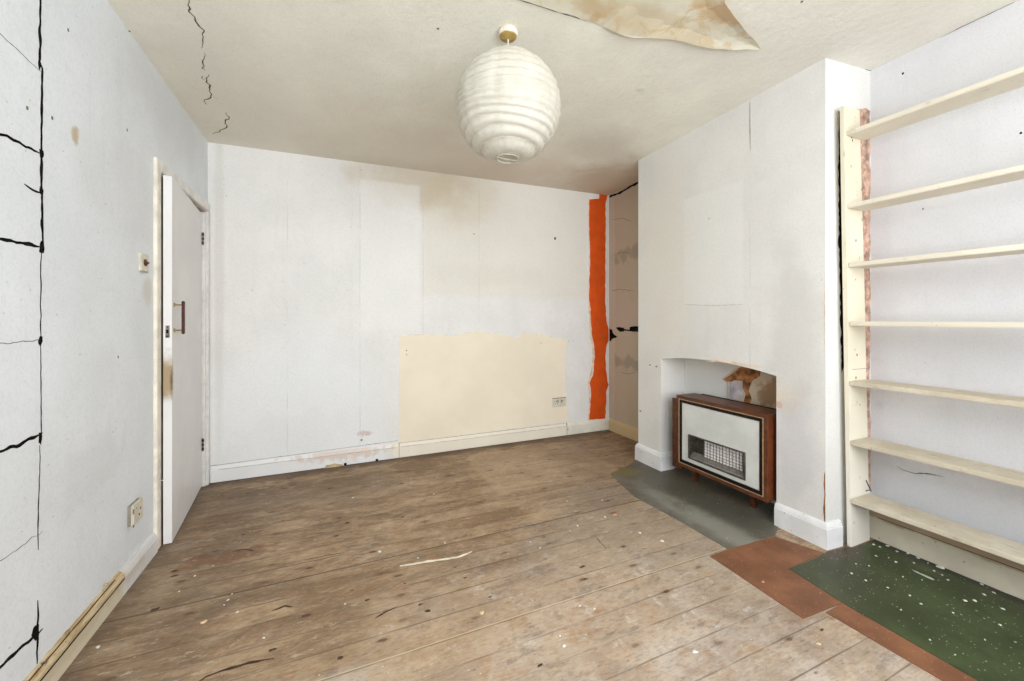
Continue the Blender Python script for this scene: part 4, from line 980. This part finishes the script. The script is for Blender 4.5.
for k in range(9):
    yv = GY0 + .02 + (GY1 - GY0 - .04) * k / 8
    bm = bmesh.new(); cyl(bm, (FX + .0085, yv, GZ0 + .006), (FX + .0085, yv, GZ1 - .006), .0010, 6); P_('guard_wire', bm, M_wire, fire)
for yv in (1.70, 2.145):
    bm = bmesh.new()
    q = [bm.verts.new((x + dx, yy_ + dy, z)) for z, dx, dy in ((.003, .0, 0), (Z0, -.012, 0)) for x, yy_, dy in ((2.405, yv, 0), (2.435, yv, 0), (2.435, yv + .03, 0), (2.405, yv + .03, 0))]
    bm.faces.new(q[:4][::-1]); bm.faces.new(q[4:])
    for i in range(4): bm.faces.new((q[i], q[(i + 1) % 4], q[4 + (i + 1) % 4], q[4 + i]))
    P_('leg', bm, M_teak, fire)
bm = bmesh.new(); bx(bm, 2.350, 2.362, 2.229, 2.322, .072, .592); P_('side_cheek', bm, M_teak, fire)
bm = bmesh.new(); bx(bm, XB + .001, XB + .012, Y0 + .03, Y1 - .06, .16, Z1 + .004); P_('flue_plate', bm, M_black, fire)
# gas pipe rising behind the fire
bm = bmesh.new(); cyl(bm, (XN - .014, 2.008, .30), (XN - .014, 2.008, .745), .008, 10)
tag(link('gas_pipe', bm, simple('grey_painted_pipe', (190, 182, 172), .5)), 'thin grey vertical pipe behind the gas fire in the recess', 'pipe')

# ------------------------------------------------------------------ paper lantern pendant
LX, LY = 0.723, 1.707; LZ = ceil_z(LX, LY)
lamp = empty('pendant_lamp', (LX, LY, LZ), 'round white paper lantern lamp hanging from the ceiling', 'lamp')
bm = bmesh.new(); lathe(bm, (LX, LY, LZ), [(.001, 0), (.043, 0), (.046, -.012), (.044, -.024), (.040, -.026)], 32)
P_('ceiling_rose', bm, simple('ivory_rose', (236, 226, 206), .4), lamp, True)
bm = bmesh.new(); lathe(bm, (LX, LY, LZ), [(.040, -.0255), (.038, -.030), (.012, -.034), (.005, -.040), (.001, -.040)], 32)
P_('rose_cap', bm, simple('gold_cap', (190, 160, 96), .35, metal=.4), lamp, True)
bm = bmesh.new(); cyl(bm, (LX, LY, LZ - .036), (LX, LY, 2.24), .0035, 8); P_('flex', bm, M_plastic, lamp)
bm = bmesh.new(); cyl(bm, (LX, LY, 2.25), (LX, LY, 2.19), .017, 16, .02); P_('bulb_holder', bm, M_plastic, lamp, True)
bm = bmesh.new(); lathe(bm, (LX, LY, 2.12), [(.001, -.045), (.02, -.04), (.031, -.018), (.032, .005), (.024, .035), (.014, .055), (.013, .072), (.001, .073)], 24)
P_('bulb', bm, simple('opal_bulb', (240, 240, 236), .2), lamp, True)
mp = Mat('white_lantern_paper', .8, .15)
nt = mp.nt
colr = mp.mix(mp.step(mp.noise(14, 5, .6), .35, .7), (216, 212, 200), (228, 225, 215))
mp.finish(colr, bump=mp.noise(20, 5), dist=.001)
tr = nt.nodes.new('ShaderNodeBsdfTranslucent'); nt.links.new(colr, tr.inputs[0])
ms = nt.nodes.new('ShaderNodeMixShader'); ms.inputs[0].default_value = .36
out = nt.nodes['Material Output']
nt.links.new(mp.b.outputs[0], ms.inputs[1]); nt.links.new(tr.outputs[0], ms.inputs[2]); nt.links.new(ms.outputs[0], out.inputs[0])
M_paper = mp.m
SZ, SR = 2.168, .238
th_open = .030
ribs = [-.972]
nr = 14
for i in range(1, nr): ribs.append(-.972 + 1.944 * i / nr + random.uniform(-.008, .008))
ribs.append(.972)
lat = []
for i in range(nr):
    a, b = math.asin(ribs[i]), math.asin(ribs[i + 1])
    for j in range(6):
        f_ = j / 6; la = a + (b - a) * f_; puff = math.sin(PI * f_) * .0095
        lat.append((la, SR - .004 + puff if True else 0, f_ == 0))
lat.append((math.asin(.972), SR - .004, True))
bm = bmesh.new(); n = 96; rings = []
tilt = Vector((.10, -.05))
for la, rr, isrib in lat:
    row = []
    for i in range(n):
        a = 2 * PI * i / n
        wob = .075 * math.sin(a + la * 3.0) * math.cos(la) + .022 * math.sin(3 * a + la * 5)   # ribs run slightly askew
        l2 = max(-1.333, min(1.333, la + wob * math.cos(la) ** 0.5 * .9))
        r3 = rr + (.0015 * math.sin(24 * a) * math.cos(la))
        row.append(bm.verts.new((LX + r3 * math.cos(l2) * math.cos(a), LY + r3 * math.cos(l2) * math.sin(a), SZ + r3 * math.sin(l2) * 1.0)))
    rings.append(row)
for a, b in zip(rings, rings[1:]):
    for i in range(n): bm.faces.new((a[i], a[(i + 1) % n], b[(i + 1) % n], b[i]))
shade = P_('lamp_shade', bm, M_paper, lamp, True)
bm = bmesh.new()
for k in range(0, len(rings), 6):
    pass
M_rib = simple('bamboo_rib', (206, 201, 188), .7, .05, 30)
for k, (la, rr, isrib) in enumerate(lat):
    if not isrib: continue
    pts = []
    for i in range(n + 1):
        a = 2 * PI * i / n
        wob = .075 * math.sin(a + la * 3.0) * math.cos(la) + .022 * math.sin(3 * a + la * 5)
        l2 = max(-1.333, min(1.333, la + wob * math.cos(la) ** 0.5 * .9)); r3 = rr + .0004
        pts.append((LX + r3 * math.cos(l2) * math.cos(a), LY + r3 * math.cos(l2) * math.sin(a), SZ + r3 * math.sin(l2)))
    bm = bmesh.new(); tube(bm, pts, .0016, 5)
    r_ = link('rib', bm, M_rib, shade)
bm = bmesh.new()
for sgn, zz in ((-1, SZ - SR * .972), (1, SZ + SR * .972)):
    tube(bm, [(LX + .052 * math.cos(2 * PI * i / 32), LY + .052 * math.sin(2 * PI * i / 32), zz) for i in range(33)], .0016, 6)
    tube(bm, [(LX - .052, LY, zz), (LX, LY, zz - .004), (LX + .052, LY, zz)], .0013, 6)
for sx in (-1, 1):
    tube(bm, [(LX + sx * .05, LY, SZ + SR * .972), (LX + sx * .055, LY, SZ), (LX + sx * .05, LY, SZ - SR * .972)], .0013, 6)
P_('wire_frame', bm, simple('thin_white_wire', (216, 210, 198), .4), lamp)
# paper sheet seams running pole to pole
bm = bmesh.new()
for a in (math.radians(-122), math.radians(-75), math.radians(-165), math.radians(-30), math.radians(60), math.radians(150)):
    pts = [(LX + (SR + .0008) * math.cos(l) * math.cos(a), LY + (SR + .0008) * math.cos(l) * math.sin(a), SZ + (SR + .0008) * math.sin(l)) for l in [math.radians(-74 + 148 * i / 60) for i in range(61)]]
    tube(bm, pts, .0012, 5)
P_('paper_seam', bm, M_paper, lamp)

# ------------------------------------------------------------------ light
w = bpy.data.worlds.new('World'); scene.world = w; w.use_nodes = True
bg = w.node_tree.nodes['Background']; bg.inputs[0].default_value = (0.80, 0.90, 1.0, 1); bg.inputs[1].default_value = 2.0
def area(name, loc, rot, sx, sy, e, c):
    l = bpy.data.lights.new(name, 'AREA'); l.shape = 'RECTANGLE'; l.size = sx; l.size_y = sy; l.energy = e; l.color = c
    o = bpy.data.objects.new(name, l); COL.objects.link(o); o.location = loc; o.rotation_euler = rot; return o
area('window_daylight', ((WX0 + WX1) / 2, YW - .14, (WZ0 + WZ1) / 2), (PI / 2, 0, 0), WX1 - WX0, WZ1 - WZ0, 95, (.97, .985, 1.0))

cam = bpy.data.cameras.new('camera'); co = bpy.data.objects.new('camera', cam); COL.objects.link(co)
cam.sensor_width = 36; cam.lens = F / 1024 * 36
cam.shift_x = 0; cam.shift_y = -(681 / 2 - CY) / 1024 * 1.0
co.location = CAM; co.rotation_euler = (PI / 2, 0, -YAW); cam.clip_start = .02
scene.camera = co
vs_ = scene.view_settings; vs_.view_transform = 'Standard'; vs_.look = 'None'; vs_.gamma = 1; vs_.use_curve_mapping = False; vs_.exposure = 0.33
scene.cycles.max_bounces = 12; scene.cycles.diffuse_bounces = 8
scene.cycles.use_denoising = True
